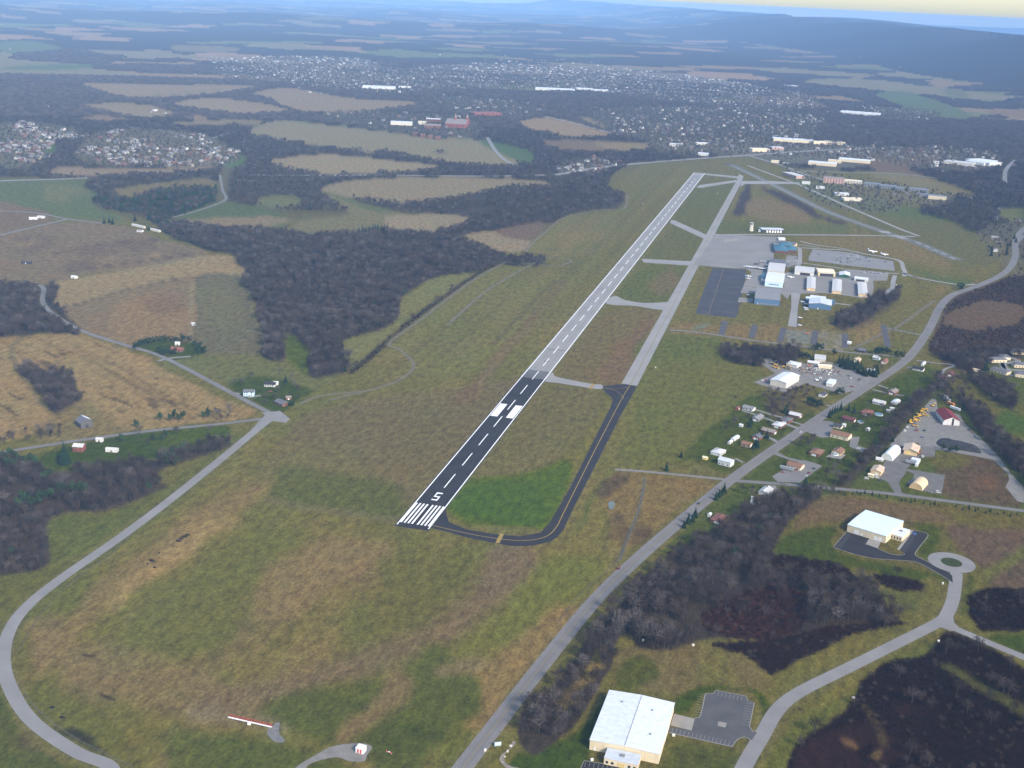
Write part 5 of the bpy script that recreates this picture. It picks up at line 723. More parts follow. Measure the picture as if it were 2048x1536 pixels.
car('1397,1008', 'black', 'dark car driving on the main road past the spruces', rdir(G(1397, 1008)), z=.2); car('6:1240,380', 'red', 'bright red car on the forecourt of the brown-roofed garage', .9); car('6:1205,415', 'white', 'white car at the end of the forecourt', .9); car('6:1295,330', 'black', 'black car on the forecourt', .9); car('6:940,372', 'red', 'small red car beside the grey trailer', .2); car('6:1090,345', 'red', 'dark red car by the brown-roofed garage wall', .3)
car('4:740,695', 'red', 'red pickup behind the beige workshop', .3, 'van'); car('4:715,695', 'white', 'white van behind the beige workshop', .3, 'van'); car('4:1720,760', 'red', 'red car at the scrap yard gate', .1); car('4:1740,765', 'red', 'second red car at the scrap yard gate', .1); car('4:1715,670', 'white', 'white van on the open scrap yard', 1.2, 'van'); car('4:1805,690', 'black', 'black car parked on the open scrap yard', .1); car('4:1820,675', 'grey', 'grey car parked on the open scrap yard', .1); car('4:1690,640', 'black', 'black car near the spruce grove', .1); car('4:1805,745', 'silver', 'silver car at the scrap yard gate', .1); car('5:1990,452', 'red', 'red car on the townhouse drive', .2); car('5:1215,640', 'black', 'black car below the dark red-roofed house', .2); car('5:965,500', 'black', 'black car beside the long narrow trailer', -.2); car('f:460,550', 'white', 'white box van at the end of the yellow machines', .7, 'van'); car('f:495,500', 'white', 'white truck next to the yellow machines', .7, 'van'); car('f:1360,570', 'orange', 'orange car on the gravel yard edge', -.6); car('f:1400,610', 'silver', 'silver car on the gravel yard edge', -.6); car('f:1320,535', 'black', 'black car on the gravel yard edge', -.6); car('f:1440,640', 'white', 'white car on the gravel yard edge', -.6); car('f:620,545', 'red', 'red pickup on the open gravel', .3, 'van'); car('f:725,545', 'green', 'green truck on the open gravel', 1.2, 'van'); car('f:690,635', 'blue', 'blue car on the open gravel', .3); car('f:700,895', 'white', 'white van beside the dark plot', 1.1, 'van'); car('7:255,445', 'white', 'white truck in front of the tan garage', -.2, 'van'); car('7:375,435', 'white', 'white pickup beside the tan garage door', 0, 'van'); car('7:400,465', 'black', 'black car beside the tan garage door', .2); car('7:415,245', 'white', 'white van between the tan garage and white arched shed', -.2, 'van'); car('7:1070,600', 'white', 'white van at the corner of the dark pad', -.1, 'van'); car('7:985,600', 'silver', 'silver car on the dark pad', -.1); car('1:1720,520', 'white', 'white car beside the pale blue house', .4); car('1:1845,490', 'red', 'red tractor-like car on the lawn behind the pale blue house', .4); car('6:1800,100', 'white', 'white car on the drive above the pool terrace', .3); car('4:1145,1280', 'white', 'white car at the main road verge', rdir(G(*PX('4:1145,1280')[0]))); car('4:1640,1185', 'white', 'white car beside the small cottage', .3)
cl_ = ['grey', 'black', 'silver', 'white', 'blue', 'red', 'tan', 'green']
k = 0
for x0 in (1166, 1205, 1285, 1325, 1392):
    for y0 in range(392, 500, 12):
        if x0 == 1392 and y0 not in (404, 416, 452): continue
        if rng.random() < .28: continue
        k += 1; cc_ = cl_[rng.choice(8, p=[.22, .22, .2, .14, .1, .05, .04, .03])]; car('a:%f,%f' % (x0+rng.uniform(-3, 3)-(y0-392)*.03, y0), cc_, cc_+' car in the rows on the airport parking lot', .1+rng.uniform(-.1, .1), group=cc_+' cars in the airport rows', z=.12)
for s in ('a:952,392', 'a:1490,430', 'a:1525,470', 'a:1710,480', 'a:1530,415', 'a:1420,452', 'a:1690,605', 'a:500,432', 'a:760,512'): car(s, 'black', 'lone black car standing on the pale airport paving', rng.uniform(0, 3), group='lone cars on the pale paving', z=.12)
for s in ('a:1440,600', 'a:1470,600', 'a:1500,595', 'a:1545,605', 'a:1590,610', 'a:1630,612', 'a:1665,615', 'a:1385,575', 'a:605,440', 'a:605,470', 'a:690,440', 'a:685,465', 'a:600,505', 'a:585,552', 'a:930,540', 'a:905,530', 'a:1600,645'): car(s, cl_[rng.integers(2, 5)], 'car parked in the line beside the low hangars', .1, group='cars beside the hangars', z=.12)
# trailers
def trailer(s, c, label, ang, L=13., group=None):
    p = G(*PX(s)[0]); o = thing('semi_trailer', label, 'trailer', (p[0], p[1], .15), ang, group); MB().box(-L/2, L/2, -1.25, 1.25, 1.1, 3.9).build('box', CARC[c], o); MB().box(-L/2+.3, L/2-.3, -.5, .5, .75, 1.1).build('chassis', STEEL, o); wheels(o, [(x, y, .5) for x in (-L/2+1.2, -L/2+2.5) for y in (-.95, .95)], WHB); MB().box(L/2-2.2, L/2-2, -.6, .6, 0, .85).build('landing_leg', STEEL, o)
trailer('4:1290,500', 'white', 'long white semi-trailer behind the scrap heap', -.12, 16); trailer('4:1450,515', 'tan', 'cream semi-trailer next to the white one behind the scrap heap', -.1, 14); trailer('6:985,345', 'silver', 'grey semi-trailer beside the brown-roofed garage', -.28, 14); trailer('f:1130,270', 'white', 'white rounded trailer beside the red barn', -.75, 14); trailer('f:1020,150', 'silver', 'silver trailer in the line above the red barn', -.85, 10); trailer('f:985,105', 'white', 'white trailer topmost of the line above the red barn', -.85, 11); trailer('f:1070,205', 'orange', 'rusty orange trailer in the line beside the red barn', -.8, 10); trailer('a:320,485', 'silver', 'silver trailer at the corner of the apron', .1, 12); trailer('a:245,510', 'grey', 'grey fuel trailer at the apron edge', .1, 10)
trailer('f:125,945', 'white', 'white trailer between the white arched shed and tan garage', -.2, 8); trailer('f:545,985', 'silver', 'flat silver trailer on the dark plot', -.25, 11)
# yellow machines
def excavator(s, label, ang, c='yellow', group=None, sc_=1.):
    p = G(*PX(s)[0]); o = thing('excavator', label, 'excavator', (p[0], p[1], .13), ang, group, sc_); m_ = CARC[c]
    for y in (-1.2, 1.2): MB().prism([(-2., .25), (-1.6, 0), (1.6, 0), (2, .25), (2, .7), (1.6, .95), (-1.6, .95), (-2, .7)], y-.3, y+.3).build('track', RUBBER, o)
    b = MB().box(-2.1, 1.5, -1.35, 1.35, 1.05, 2.1).build('body', m_, o); MB().box(.3, 1.6, -1.3, -.3, 2.1, 3.1).build('cab', GLASS, b); MB().tube([(1.2, .3, 1.9), (3.6, .3, 4.2), (5.6, .3, 3.6)], [.3, .34, .22], 4).build('boom', m_, o); a = MB().tube([(5.6, .3, 3.8), (6.1, .3, 1.2)], [.24, .16], 4).build('arm', m_, o); MB().prism([(5.5, .2), (6.5, .3), (6.6, 1.2), (6., 1.2)], -.3, .9).build('bucket', STEEL, a)
def loader(s, label, ang, c='yellow', group=None, sc_=1.):
    p = G(*PX(s)[0]); o = thing('wheel_loader', label, 'loader', (p[0], p[1], .13), ang, group, sc_); m_ = CARC[c]; b = MB().box(-3, -.2, -1, 1, .9, 2.1).build('body', m_, o); MB().box(-1, .6, -.8, .8, 2.1, 3.3).build('cab', GLASS, b); MB().box(-.2, 1.8, -.7, .7, .8, 1.6).build('front_frame', m_, o); MB().tube([(1.2, 0, 1.6), (2.8, 0, .8)], [.3, .25], 4).build('lift_arm', m_, o); MB().prism([(2.6, .1), (3.8, .1), (3.2, 1.3), (2.6, 1.2)], -1.4, 1.4).build('bucket', m_, o); wheels(o, [(x, y, .8) for x in (-2, 1.4) for y in (-1.1, 1.1)], WHL)
for k, (s, a) in enumerate((('f:720,270', .4), ('f:690,295', .3), ('f:650,335', .5), ('f:665,350', .2), ('f:620,375', .3), ('f:600,395', .6), ('f:570,415', .3), ('f:550,430', .2), ('f:610,410', .4), ('f:545,445', .5))): (excavator if k % 2 else loader)(s, 'yellow %s in the machine row along the hedge' % ('excavator' if k % 2 else 'wheel loader'), a, group='yellow machines along the hedge', sc_=1.15)
loader('f:735,345', 'lone yellow loader standing off the machine row', .2); loader('f:600,485', 'yellow loader at the front of the machine row', .1); excavator('f:835,220', 'yellow excavator standing apart by the red barn', .8); loader('f:655,800', 'yellow loader beside the tan canopy shed', 1.3); loader('f:655,850', 'orange loader beside the tan canopy shed', 1.3, 'orange')
for k, (s, a) in enumerate((('4:820,500', .1), ('4:870,520', .2), ('4:900,540', .1), ('4:960,545', -.2), ('4:1000,560', -.3), ('4:860,550', -.2))): (loader if k % 3 else excavator)(s, 'yellow and tan machine in the cluster behind the beige workshop', a, 'yellow' if k % 2 else 'tan', 'machines behind the workshop', 1.3)
loader('4:1220,158', 'orange loader on the brown earth by the hangar lanes', .4, 'orange'); excavator('4:1330,695', 'white crane truck in front of the white low garage', .5, 'white', sc_=1.2); loader('4:1240,525', 'orange machine among the scrap', .2, 'orange')
# scrap heap: loose pieces
SCM = [mat('scrap_'+k, c, .7) for k, c in dict(pale=(.6, .6, .57), rust=(.3, .13, .06), grey=(.25, .25, .25), dark=(.06, .05, .05), tan=(.45, .33, .18)).items()]
scr = MB()
for k in range(170):
    x, y = rng.uniform(1130, 1600), rng.uniform(530, 620); p = G(1400+x*.17578, 640+(y+(x-1130)*.03)*.17578); s = rng.uniform(.4, 1.8); a = rng.uniform(0, 3); u = np.array([math.cos(a), math.sin(a)])*s; v = np.array([-u[1], u[0]])*rng.uniform(.2, .9); h = rng.uniform(.3, 1.6); q = lambda i, j, z: (p[0]+u[0]*i+v[0]*j, p[1]+u[1]*i+v[1]*j, z)
    scr.hexa([q(-1, -1, .05), q(1, -1, .05), q(1, 1, .05), q(-1, 1, .05)], [q(-.7, -.8, h), q(.8, -.6, h*rng.uniform(.3, 1)), q(.7, .8, h*rng.uniform(.3, 1)), q(-.8, .7, h)], m=int(rng.choice(5, p=[.35, .2, .2, .15, .1]) if 1290 < x < 1510 else rng.choice(5, p=[.06, .3, .24, .25, .15])))
tag(scr.build('scrap_heap', SCM), 'loose heaps of pale and rusty scrap on the gravel yard', 'scrap', None, 'stuff')
# stockpile
P = smooth(GP('f:880,715 960,640 1180,680 1400,740 1480,840 1300,820 1000,770'), True, 4); c0 = P.mean(0); sp_ = MB()
for f, z in ((1, .1), (.8, 1.6), (.45, 2.6)): sp_.v += [(c0[0]+(x-c0[0])*f, c0[1]+(y-c0[1])*f, z*(1+.25*math.sin(k*1.7))) for k, (x, y) in enumerate(P)]
n_ = len(P); sp_.f = [(r_*n_+k, r_*n_+(k+1) % n_, (r_+1)*n_+(k+1) % n_, (r_+1)*n_+k) for r_ in range(2) for k in range(n_)]+[tuple(range(2*n_, 3*n_))]; sp_.mi = [0]*len(sp_.f); tag(sp_.build('stockpile', field_d), 'long dark grey gravel stockpile on the machinery yard', 'stockpile')
P = GP('f:880,470 1000,460 1140,510 1100,550 900,500'); tag(sheet(smooth(P, True, 4), .2).build('tarmac_patch', ASP2), 'darker strip on the gravel in front of the red barn', None, None, 'structure')
# aircraft
WP = mat('aircraft_white', (.8, .8, .8), .35, .03, 1., spec=.4); STR = mat('aircraft_stripe', (.1, .2, .5), .4)
def airplane(s, label, ang, sc_=1., group=None, jet=False):
    p = G(*PX(s)[0]); o = thing('airplane', label, 'airplane', (p[0], p[1], .12), ang, group, sc_); z = 1.2
    MB().tube([(4.2, 0, z), (3.6, 0, z), (1.4, 0, z+.15), (-1.5, 0, z+.1), (-4.2, 0, z+.3)], [.15, .5, .68, .55, .12], 8).build('fuselage', WP, o); wz = z-.35 if jet else z+.7
    w_ = MB(); [w_.hexa([(1.1, 0, wz), (.5, sg*5.3, wz+.1), (-.6, sg*5.3, wz+.1), (-.7, 0, wz)], [(1., 0, wz+.18), (.45, sg*5.3, wz+.2), (-.55, sg*5.3, wz+.2), (-.6, 0, wz+.18)]) for sg in (-1, 1)]; w_.build('wing', WP, o)
    t_ = MB(); tz = z+1.9 if jet else z+.4; [t_.hexa([(-3.4, 0, tz), (-3.7, sg*1.9, tz), (-4.3, sg*1.9, tz), (-4.4, 0, tz)], [(-3.4, 0, tz+.1), (-3.7, sg*1.9, tz+.1), (-4.3, sg*1.9, tz+.1), (-4.4, 0, tz+.1)]) for sg in (-1, 1)]; t_.build('tailplane', WP, o)
    MB().hexa([(-3., -.06, z+.3), (-3., .06, z+.3), (-4.4, .06, z+.3), (-4.4, -.06, z+.3)], [(-3.9, -.04, z+2), (-3.9, .04, z+2), (-4.5, .04, z+2), (-4.5, -.04, z+2)]).build('fin', STR, o); MB().box(.9, 1.9, -.5, .5, z+.35, z+.78).build('canopy', GLASS, o); wheels(o, [(2.6, 0, .33), (-.3, -1.1, .33), (-.3, 1.1, .33)], WHM)
    for y in ((-1, 1) if jet else ()): MB().tube([(-1.4, y, z+.5), (-3, y, z+.5)], [.35, .28], 8).build('engine', WP, o)
for s in ('a:125,540', 'a:158,545', 'a:188,547', 'a:225,548', 'a:280,558', 'a:307,563', 'a:332,565', 'a:358,560'): airplane(s, 'small white propeller plane in the row at the dark apron edge', 2.2, 1.25, 'planes in the apron row')
airplane('a:635,660', 'white business jet parked beside the white hangar', 0., 1.5, jet=True); airplane('a:150,650', 'white plane on the grass by the dark apron', .1, 1.3); airplane('a:145,672', 'second white plane on the grass by the dark apron', .1, 1.); airplane('a:770,940', 'white plane nearest the open end of the ramp by the blue hangar', .6, 1.); airplane('a:808,965', 'white plane tight beside the blue hangar', .6, 1.); airplane('a:805,1010', 'white plane by the corner of the blue hangar', .6, 1.); airplane('a:815,1028', 'last white plane below the blue hangar', .6, .9); airplane('a:740,1120', 'white plane on the grass beside the ramp', .3, .9); airplane('a:735,1205', 'white plane at the end of the ramp', .3, .9); airplane('a:150,860', 'white plane on the small pad before the blue hangar', .1, .8); airplane('a:1565,372', 'large white plane on the road beyond the car park', .1, 2.2, jet=True); airplane('a:1700,403', 'smaller white plane on the road beyond the car park', .1, 1.8, jet=True)
# localizer array and hut
RED = mat('signal_red', (.55, .05, .04), .6); p0, p1 = np.array(G(456.5, 1438)), np.array(G(543.5, 1458)); L = np.linalg.norm(p1-p0); an = math.atan2(*(p1-p0)[::-1]); la = thing('antenna_row', 'long row of red posts with a white beam on the near grass', 'antenna', (*((p0+p1)/2), 0), an)
MB().box(-L/2, L/2, -.5, .3, 1.3, 1.8).build('beam', TRIM, la); MB().box(-L/2, L/2, .9, 1.3, .9, 1.2).build('rail', RED, la); am = MB().tube([(0, 1.2, 0), (0, 1.2, 2.6)], [.14, .14], 5).box(-.12, .12, .1, 2.6, 2.3, 2.6).mesh('mast', RED)
for k in range(16): ob('mast', am, la, (-L/2+L*(k+.5)/16, 0, 0))
MB().box(-1, 1, -1.6, -.5, .2, 2.4).build('control_box', TRIM, la)
P = G(722, 1503); ht = thing('equipment_hut', 'small white hut with red stripes on the gravel turnout', 'hut', (*P, 0), -.1); MB().box(-2.6, 2.6, -2.4, 2.4, -.1, 3.4).build('wall', TRIM, ht); MB().box(-2.75, 2.75, -2.55, 2.55, 3.4, 3.65).build('roof', TRIM, ht)
for a in ((-1.5, -.4), (.4, 1.5)): MB().box(a[0], a[1], -2.46, -2.36, .3, 3.).build('red_stripe', RED, ht)
P = G(778, 1506); cb = thing('barrier', 'small red and white barrier on the grass near the hut', 'barrier', (*P, 0), -.3); MB().box(-2.2, 2.2, -.2, .2, .5, 1.1).build('rail', RED, cb); [MB().box(x-.1, x+.1, -.2, .2, 0, .5).build('leg', TRIM, cb) for x in (-1.8, 1.8)]; MB().box(-.6, .9, -.25, .25, .62, 1.15).build('white_panel', TRIM, cb)
# warehouse sign, rock bed, mailboxes, roadside boxes
P = G(*PX('j:305,1385')[0]); sg = thing('sign', 'blue and white company sign on the lawn by the road junction', 'sign', (*P, 0), .5); MB().box(-2.2, 2.2, -.3, .3, .6, 3.2).build('panel', mat('sign_blue', (.35, .5, .6), .5), sg); [MB().box(x-.2, x+.2, -.25, .25, 0, .7).build('post', STEEL, sg) for x in (-1.7, 1.7)]; MB().box(-1.9, 1.9, -.36, -.3, 1.7, 2.9).build('lettering_board', TRIM, sg)
rk = tag(sheet(smooth(GP('j:420,1360 400,1390 350,1440 355,1490 400,1515 440,1523 380,1535 320,1480 330,1440 380,1400 400,1355'), True, 4), .12).build('rock_bed', mat('rock_bed', (.36, .32, .27), .95, .4, .6)), 'curved bed of pale rocks on the warehouse lawn', None, None, 'structure')
for k in range(26):
    q = PX('j:%f,%f' % (rng.uniform(330, 410), rng.uniform(1380, 1500)))[0]
    if not inside(GP('j:420,1360 400,1390 350,1440 355,1490 400,1515 440,1523 380,1535 320,1480 330,1440 380,1400 400,1355'), *[np.array([v_]) for v_ in G(*q)])[0]: continue
    p = G(*q); s = rng.uniform(.4, 1.1); o = MB().hexa([(-s, -s*.8, -.1), (s, -s*.7, -.1), (s*.8, s, -.1), (-s*.9, s*.7, -.1)], [(-s*.5, -s*.4, s*.8), (s*.5, -s*.5, s*.7), (s*.4, s*.5, s*.9), (-s*.5, s*.4, s*.7)]).build('boulder', mat('boulder', (.5, .46, .4), .95, .2, 1.)); o.location = (p[0], p[1], .1); o.rotation_euler = (0, 0, rng.uniform(0, 3)); tag(o, 'pale boulder in the curved rock bed on the lawn', 'boulder', 'boulders of the rock bed')
for s, lb in (('j:1430,1318', 'pale electrical box on the grass beside the parking stalls'), ('j:1555,742', 'pale box at the edge of the dark brush'), ('j:1235,710', 'white box standing for a debris pile among the bare shrubs'), ('j:908,1475', 'pale box on the lawn before the warehouse'), ('g:1570,1075', 'white box on the grass beside the black drive'), ('k:955,1078', 'pale box on the verge of the industrial road'), ('k:1500,715', 'pale box by the road fork at the black brush'), ('j:225,1415', 'small white box on the lawn by the junction'), ('3:905,320', 'small white box on the grass near the grey taxiway'), ('b:690,705', 'tiny white box on the grass between runway and grey taxiway'), ('m:1830,375', 'small white box on the grass beyond the runway by the dirt track'), ('n:1300,850', 'white box beside the small wood')):
    p = G(*PX(s)[0]); o = thing('plain_box', lb, 'box', (*p, 0), rng.uniform(0, 1.5)); MB().box(-.9, .9, -.6, .6, 0, 1.2).build('cabinet', WM['beige'], o); MB().box(-.95, .95, -.65, .65, 1.2, 1.3).build('lid', TRIM, o)  # plain boxes also stand in for a debris pile, stone, stump and post
# pools
for s, r_, lb in (('5:395,1080', 5, 'round blue swimming pool behind the red-brown roof'), ('4:1830,1165', 4, 'oval blue swimming pool beside the dark red roof'), ('6:1535,165', 4, 'grey-blue covered pool on the terrace')):
    p = G(*PX(s)[0]); o = thing('swimming_pool', lb, 'pool', (*p, 0)); MB().tube([(0, 0, .1), (0, 0, 1.1)], [r_, r_], 20).build('wall', TRIM, o); MB().tube([(0, 0, 1.1), (0, 0, 1.14)], [r_*.93, r_*.93], 20).build('water', mat('pool_water', (.12, .3, .42), .15, .05, 1., spec=.5), o)
# pond and white posts
for s in ('3:588,1222 604,1212 628,1214 632,1240 620,1260 598,1262', 'm:1590,345 1640,345 1640,362 1600,365'): tag(sheet(smooth(GP(s), True, 5), .1).build('pond', mat('pond_water', (.22, .25, .19), .2, .05, .2, spec=.4)), 'small pale pond in the rough grass', None, None, 'structure')

# dark brush heaps on the dry strip
DK = mat('charred_brush', (.02, .017, .016), .95, .3, 1.)
for s_, r_ in (('357,1082', 3.2), ('363,1077', 2.2), ('369,1073', 3.), ('375,1070', 2.6), ('303,1121', 3.), ('309,1135', 2.), ('295,1128', 1.4), ('318,1106', 1.2), ('105,1415', 2.2), ('124,1435', 2.4)):
    p = G(*PX(s_)[0]); q = MB(); n_ = 9; pts = []
    for f_, z_ in ((1, -.05), (.7, .5), (.3, .9)):
        q.v += [(r_*f_*rng.uniform(.6, 1.2)*math.cos(2*math.pi*k_/n_), .55*r_*f_*rng.uniform(.6, 1.2)*math.sin(2*math.pi*k_/n_), z_) for k_ in range(n_)]
    q.f = [(a_*n_+k_, a_*n_+(k_+1) % n_, (a_+1)*n_+(k_+1) % n_, (a_+1)*n_+k_) for a_ in range(2) for k_ in range(n_)]+[tuple(range(2*n_, 3*n_))]; q.mi = [0]*len(q.f)
    o = q.build('brush_heap', DK); o.location = (p[0], p[1], 0); tag(o, 'charred dark brush heap on the dry grass', 'brush heap', 'charred brush heaps on the dry grass')
# ================================================================== trees
BARK = mat('grey_bark', (.085, .072, .064), .95, .15, .5, inst=.2); TWIG = mat('bare_twigs', (.095, .074, .062), .95, .12, .3, spec=.05, inst=.5); TWIGP = mat('pale_twigs', (.16, .138, .125), .95, .12, .3, spec=.05, inst=.3)
CONIF = mat('conifer_needles', (.026, .06, .028), .95, .25, .5, spec=.1, inst=.3); PINE = mat('pine_needles', (.05, .098, .04), .95, .25, .5, spec=.1, inst=.3); BRUSHM = mat('brush_stems', (.026, .0125, .010), .95, .2, .8, spec=.05, inst=.5); HEDGE = mat('hedge_twigs', (.11, .085, .065), .95, .2, .8, spec=.05, inst=.4)
def bare(seed, h=13., rad=4.4, ntw=330, tw=TWIG, name='crown'):
    r = random.Random(seed); t = MB(); c = MB()
    t.tube([(0, 0, -.3), (r.uniform(-.2, .2), r.uniform(-.2, .2), h*.3), (r.uniform(-.5, .5), r.uniform(-.5, .5), h*.62), (r.uniform(-.7, .7), r.uniform(-.7, .7), h*.85)], [.34, .26, .15, .05], 5, False)
    lob = [(r.gauss(0, .42)*rad, r.gauss(0, .42)*rad, h*r.uniform(.45, .78), rad*r.uniform(.4, .68)) for _ in range(7)]
    for lx, ly, lz, lr in lob:
        z0 = h*r.uniform(.22, .5); t.tube([(0, 0, z0), (lx*.45, ly*.45, z0+(lz-z0)*.6), (lx, ly, lz), (lx*1.25, ly*1.25, lz+lr*.7)], [.15, .11, .07, .03], 3, False)
    for k in range(ntw):
        lx, ly, lz, lr = lob[k % 7]; d = Vector((r.gauss(0, 1), r.gauss(0, 1), r.gauss(.25, .8))).normalized(); s = r.random()**.45
        p = Vector((lx, ly, lz))+Vector((d.x, d.y, d.z*1.15))*lr*s; g = (d+Vector((r.gauss(0, .35), r.gauss(0, .35), .55+r.gauss(0, .3)))).normalized()
        L = r.uniform(1.0, 2.1)*(rad/4.4); wd = r.uniform(.10, .19)*(rad/4.4); sd = g.cross(Vector((r.gauss(0, 1), r.gauss(0, 1), r.gauss(0, 1)))).normalized()*wd
        c.quad(p-sd, p+sd, p+g*L)
    return t.mesh('trunk', BARK), c.mesh(name, tw)
def conifer(seed, h=11., rad=2.9, lay_=11):
    r = random.Random(seed); t = MB().tube([(0, 0, -.3), (0, 0, h*.9)], [.26, .05], 5, False); c = MB()
    for k in range(lay_):
        f = k/(lay_-1); z = h*(.08+.86*f); rr = rad*(1-f)**.85+.18; n = max(6, int(15*(1-f))+4)
        for q in range(n):
            a = 2*math.pi*(q+r.random()*.8)/n; L = rr*r.uniform(.75, 1.12); wd = rr*.34+.12; e = Vector((math.cos(a), math.sin(a), 0)); s = Vector((-e.y, e.x, 0))*wd
            b = Vector((0, 0, z+.55)); m_ = e*L*.6+Vector((0, 0, z+.12)); tip = e*L+Vector((0, 0, z-.35*L*.5))
            c.quad(b, m_-s, tip); c.quad(b, tip, m_+s)
    c.tube([(0, 0, h*.85), (0, 0, h*1.02)], [.25, .02], 4, False)
    return t.mesh('trunk', BARK), c.mesh('crown', CONIF)
def leafy(seed, h=10., rad=3.6, n=300, m=PINE, sz=.85):
    r = random.Random(seed); t = MB().tube([(0, 0, -.3), (r.uniform(-.2, .2), 0, h*.4), (r.uniform(-.4, .4), 0, h*.7)], [.3, .22, .1], 5, False); c = MB()
    lob = [(r.gauss(0, .4)*rad, r.gauss(0, .4)*rad, h*r.uniform(.35, .8), rad*r.uniform(.4, .65)) for _ in range(8)]
    for k in range(n):
        lx, ly, lz, lr = lob[k % 8]; d = Vector((r.gauss(0, 1), r.gauss(0, 1), r.gauss(.1, 1))).normalized(); p = Vector((lx, ly, lz))+d*lr*r.random()**.4
        u = d.cross(Vector((r.gauss(0, 1), r.gauss(0, 1), r.gauss(0, 1)))).normalized(); v = (d*.5+u.cross(d)+Vector((r.gauss(0, .3), r.gauss(0, .3), r.gauss(0, .3)))).normalized(); s = sz*r.uniform(.5, 1.1)
        c.quad(p-u*s*.6, p+v*s, p+u*s*.6, p-v*s*.7)
    return t.mesh('trunk', BARK), c.mesh('crown', m)
def shrub(seed, h=2.2, rad=1.9, n=70, m=BRUSHM):
    r = random.Random(seed); t = MB(); c = MB()
    for k in range(4): a = r.random()*6.28; t.tube([(0, 0, -.1), (math.cos(a)*rad*.4, math.sin(a)*rad*.4, h*.7)], [.05, .02], 3, False)
    for k in range(n):
        a = r.random()*6.28; q = rad*r.random()**.6; p = Vector((math.cos(a)*q, math.sin(a)*q, h*r.uniform(.05, .7))); g = Vector((r.gauss(0, .6), r.gauss(0, .6), 1)).normalized(); sd = g.cross(Vector((r.gauss(0, 1), r.gauss(0, 1), .1))).normalized()*r.uniform(.06, .14)
        c.quad(p-sd, p+sd, p+g*r.uniform(.5, 1.1))
    return t.mesh('stem', BARK), c.mesh('foliage', m)
def canopy(seed):
    r = random.Random(seed); c = MB(); t = MB()
    for q in range(5):
        x, y, h = r.uniform(-10, 10), r.uniform(-10, 10), r.uniform(10, 14); t.tube([(x, y, 0), (x, y, h*.6)], [.4, .25], 3, False)
        for k in range(46):
            d = Vector((r.gauss(0, 1), r.gauss(0, 1), r.gauss(.2, .8))).normalized(); p = Vector((x, y, h*.62))+Vector((d.x*5.5, d.y*5.5, d.z*h*.36)); g = (d+Vector((0, 0, .5))).normalized(); sd = g.cross(Vector((r.gauss(0, 1), r.gauss(0, 1), .2))).normalized()*.75
            c.quad(p-sd, p+sd, p+g*r.uniform(1.5, 3))
    return t.mesh('trunk', BARK), c.mesh('crown', mat('distant_twigs', (.15, .12, .105), .95, .12, .3, spec=.05, inst=.35))
PROTO = {'bare_a': bare(1), 'bare_b': bare(2, 15, 4.8), 'bare_c': bare(3, 11, 4.2), 'bare_pale': bare(4, 15, 4.6, 330, TWIGP), 'conifer': conifer(5), 'conifer_b': conifer(6, 13, 3.1, 12), 'leafy': leafy(7), 'shrub': shrub(8), 'shrub_b': shrub(9, 1.6, 1.5, 60), 'canopy': canopy(10), 'canopy_b': canopy(11), 'young': shrub(12, 3.4, 1.9, 90, HEDGE), 'pine': leafy(13, 9, 3.9, 330, CONIF, .8)}
def tree(kind, x, y, s, name, label, group, cat='tree', names=('trunk', 'crown')):
    o = thing(name, label, cat, (x, y, float(hgt(x, y))), random.random()*6.28, group, s)
    for nm, me in zip(names, PROTO[kind]): ob(nm, me, o)
    return o
SRC = {}       # the first built tree of each kind also serves the woods as pattern
def inst_group(names):
    g = bpy.data.node_groups.new('woodland', 'GeometryNodeTree'); g.interface.new_socket('Geometry', in_out='INPUT', socket_type='NodeSocketGeometry'); g.interface.new_socket('Geometry', in_out='OUTPUT', socket_type='NodeSocketGeometry')
    N = g.nodes; gi = N.new('NodeGroupInput'); go = N.new('NodeGroupOutput'); gl = N.new('GeometryNodeJoinGeometry'); ip = N.new('GeometryNodeInstanceOnPoints'); ip.inputs['Pick Instance'].default_value = True
    for nm in names[::-1]:
        jo = N.new('GeometryNodeJoinGeometry')
        for pt in SRC[nm]:
            oi = N.new('GeometryNodeObjectInfo'); oi.inputs['Object'].default_value = pt; oi.transform_space = 'ORIGINAL'; g.links.new(oi.outputs['Geometry'], jo.inputs[0])
        g2 = N.new('GeometryNodeGeometryToInstance'); g.links.new(jo.outputs[0], g2.inputs[0]); g.links.new(g2.outputs[0], gl.inputs[0])
    def na(nm, ty):
        a = N.new('GeometryNodeInputNamedAttribute'); a.data_type = ty; a.inputs['Name'].default_value = nm; return a.outputs['Attribute']
    cx = N.new('ShaderNodeCombineXYZ'); g.links.new(na('rot', 'FLOAT'), cx.inputs[2]); g.links.new(cx.outputs[0], ip.inputs['Rotation']); g.links.new(na('scl', 'FLOAT'), ip.inputs['Scale']); g.links.new(na('idx', 'INT'), ip.inputs['Instance Index'])
    g.links.new(gl.outputs[0], ip.inputs['Instance']); g.links.new(gi.outputs[0], ip.inputs['Points']); g.links.new(ip.outputs[0], go.inputs[0]); return g
def woods(name, pts, idx, scl, names, label, cat):
    n = len(pts)
    if n == 0: return
    me = bpy.data.meshes.new(name); me.vertices.add(n); me.vertices.foreach_set('co', np.column_stack([pts, hgt(pts[:, 0], pts[:, 1])]).astype(np.float32).ravel())
    me.attributes.new('rot', 'FLOAT', 'POINT').data.foreach_set('value', (rng.random(n)*6.28).astype(np.float32)); me.attributes.new('scl', 'FLOAT', 'POINT').data.foreach_set('value', np.asarray(scl, np.float32)); me.attributes.new('idx', 'INT', 'POINT').data.foreach_set('value', np.asarray(idx, np.int32))
    o = tag(ob(name, me), label, cat, None, 'stuff'); md = o.modifiers.new('woodland', 'NODES'); md.node_group = inst_group(names)
    print(name, n)
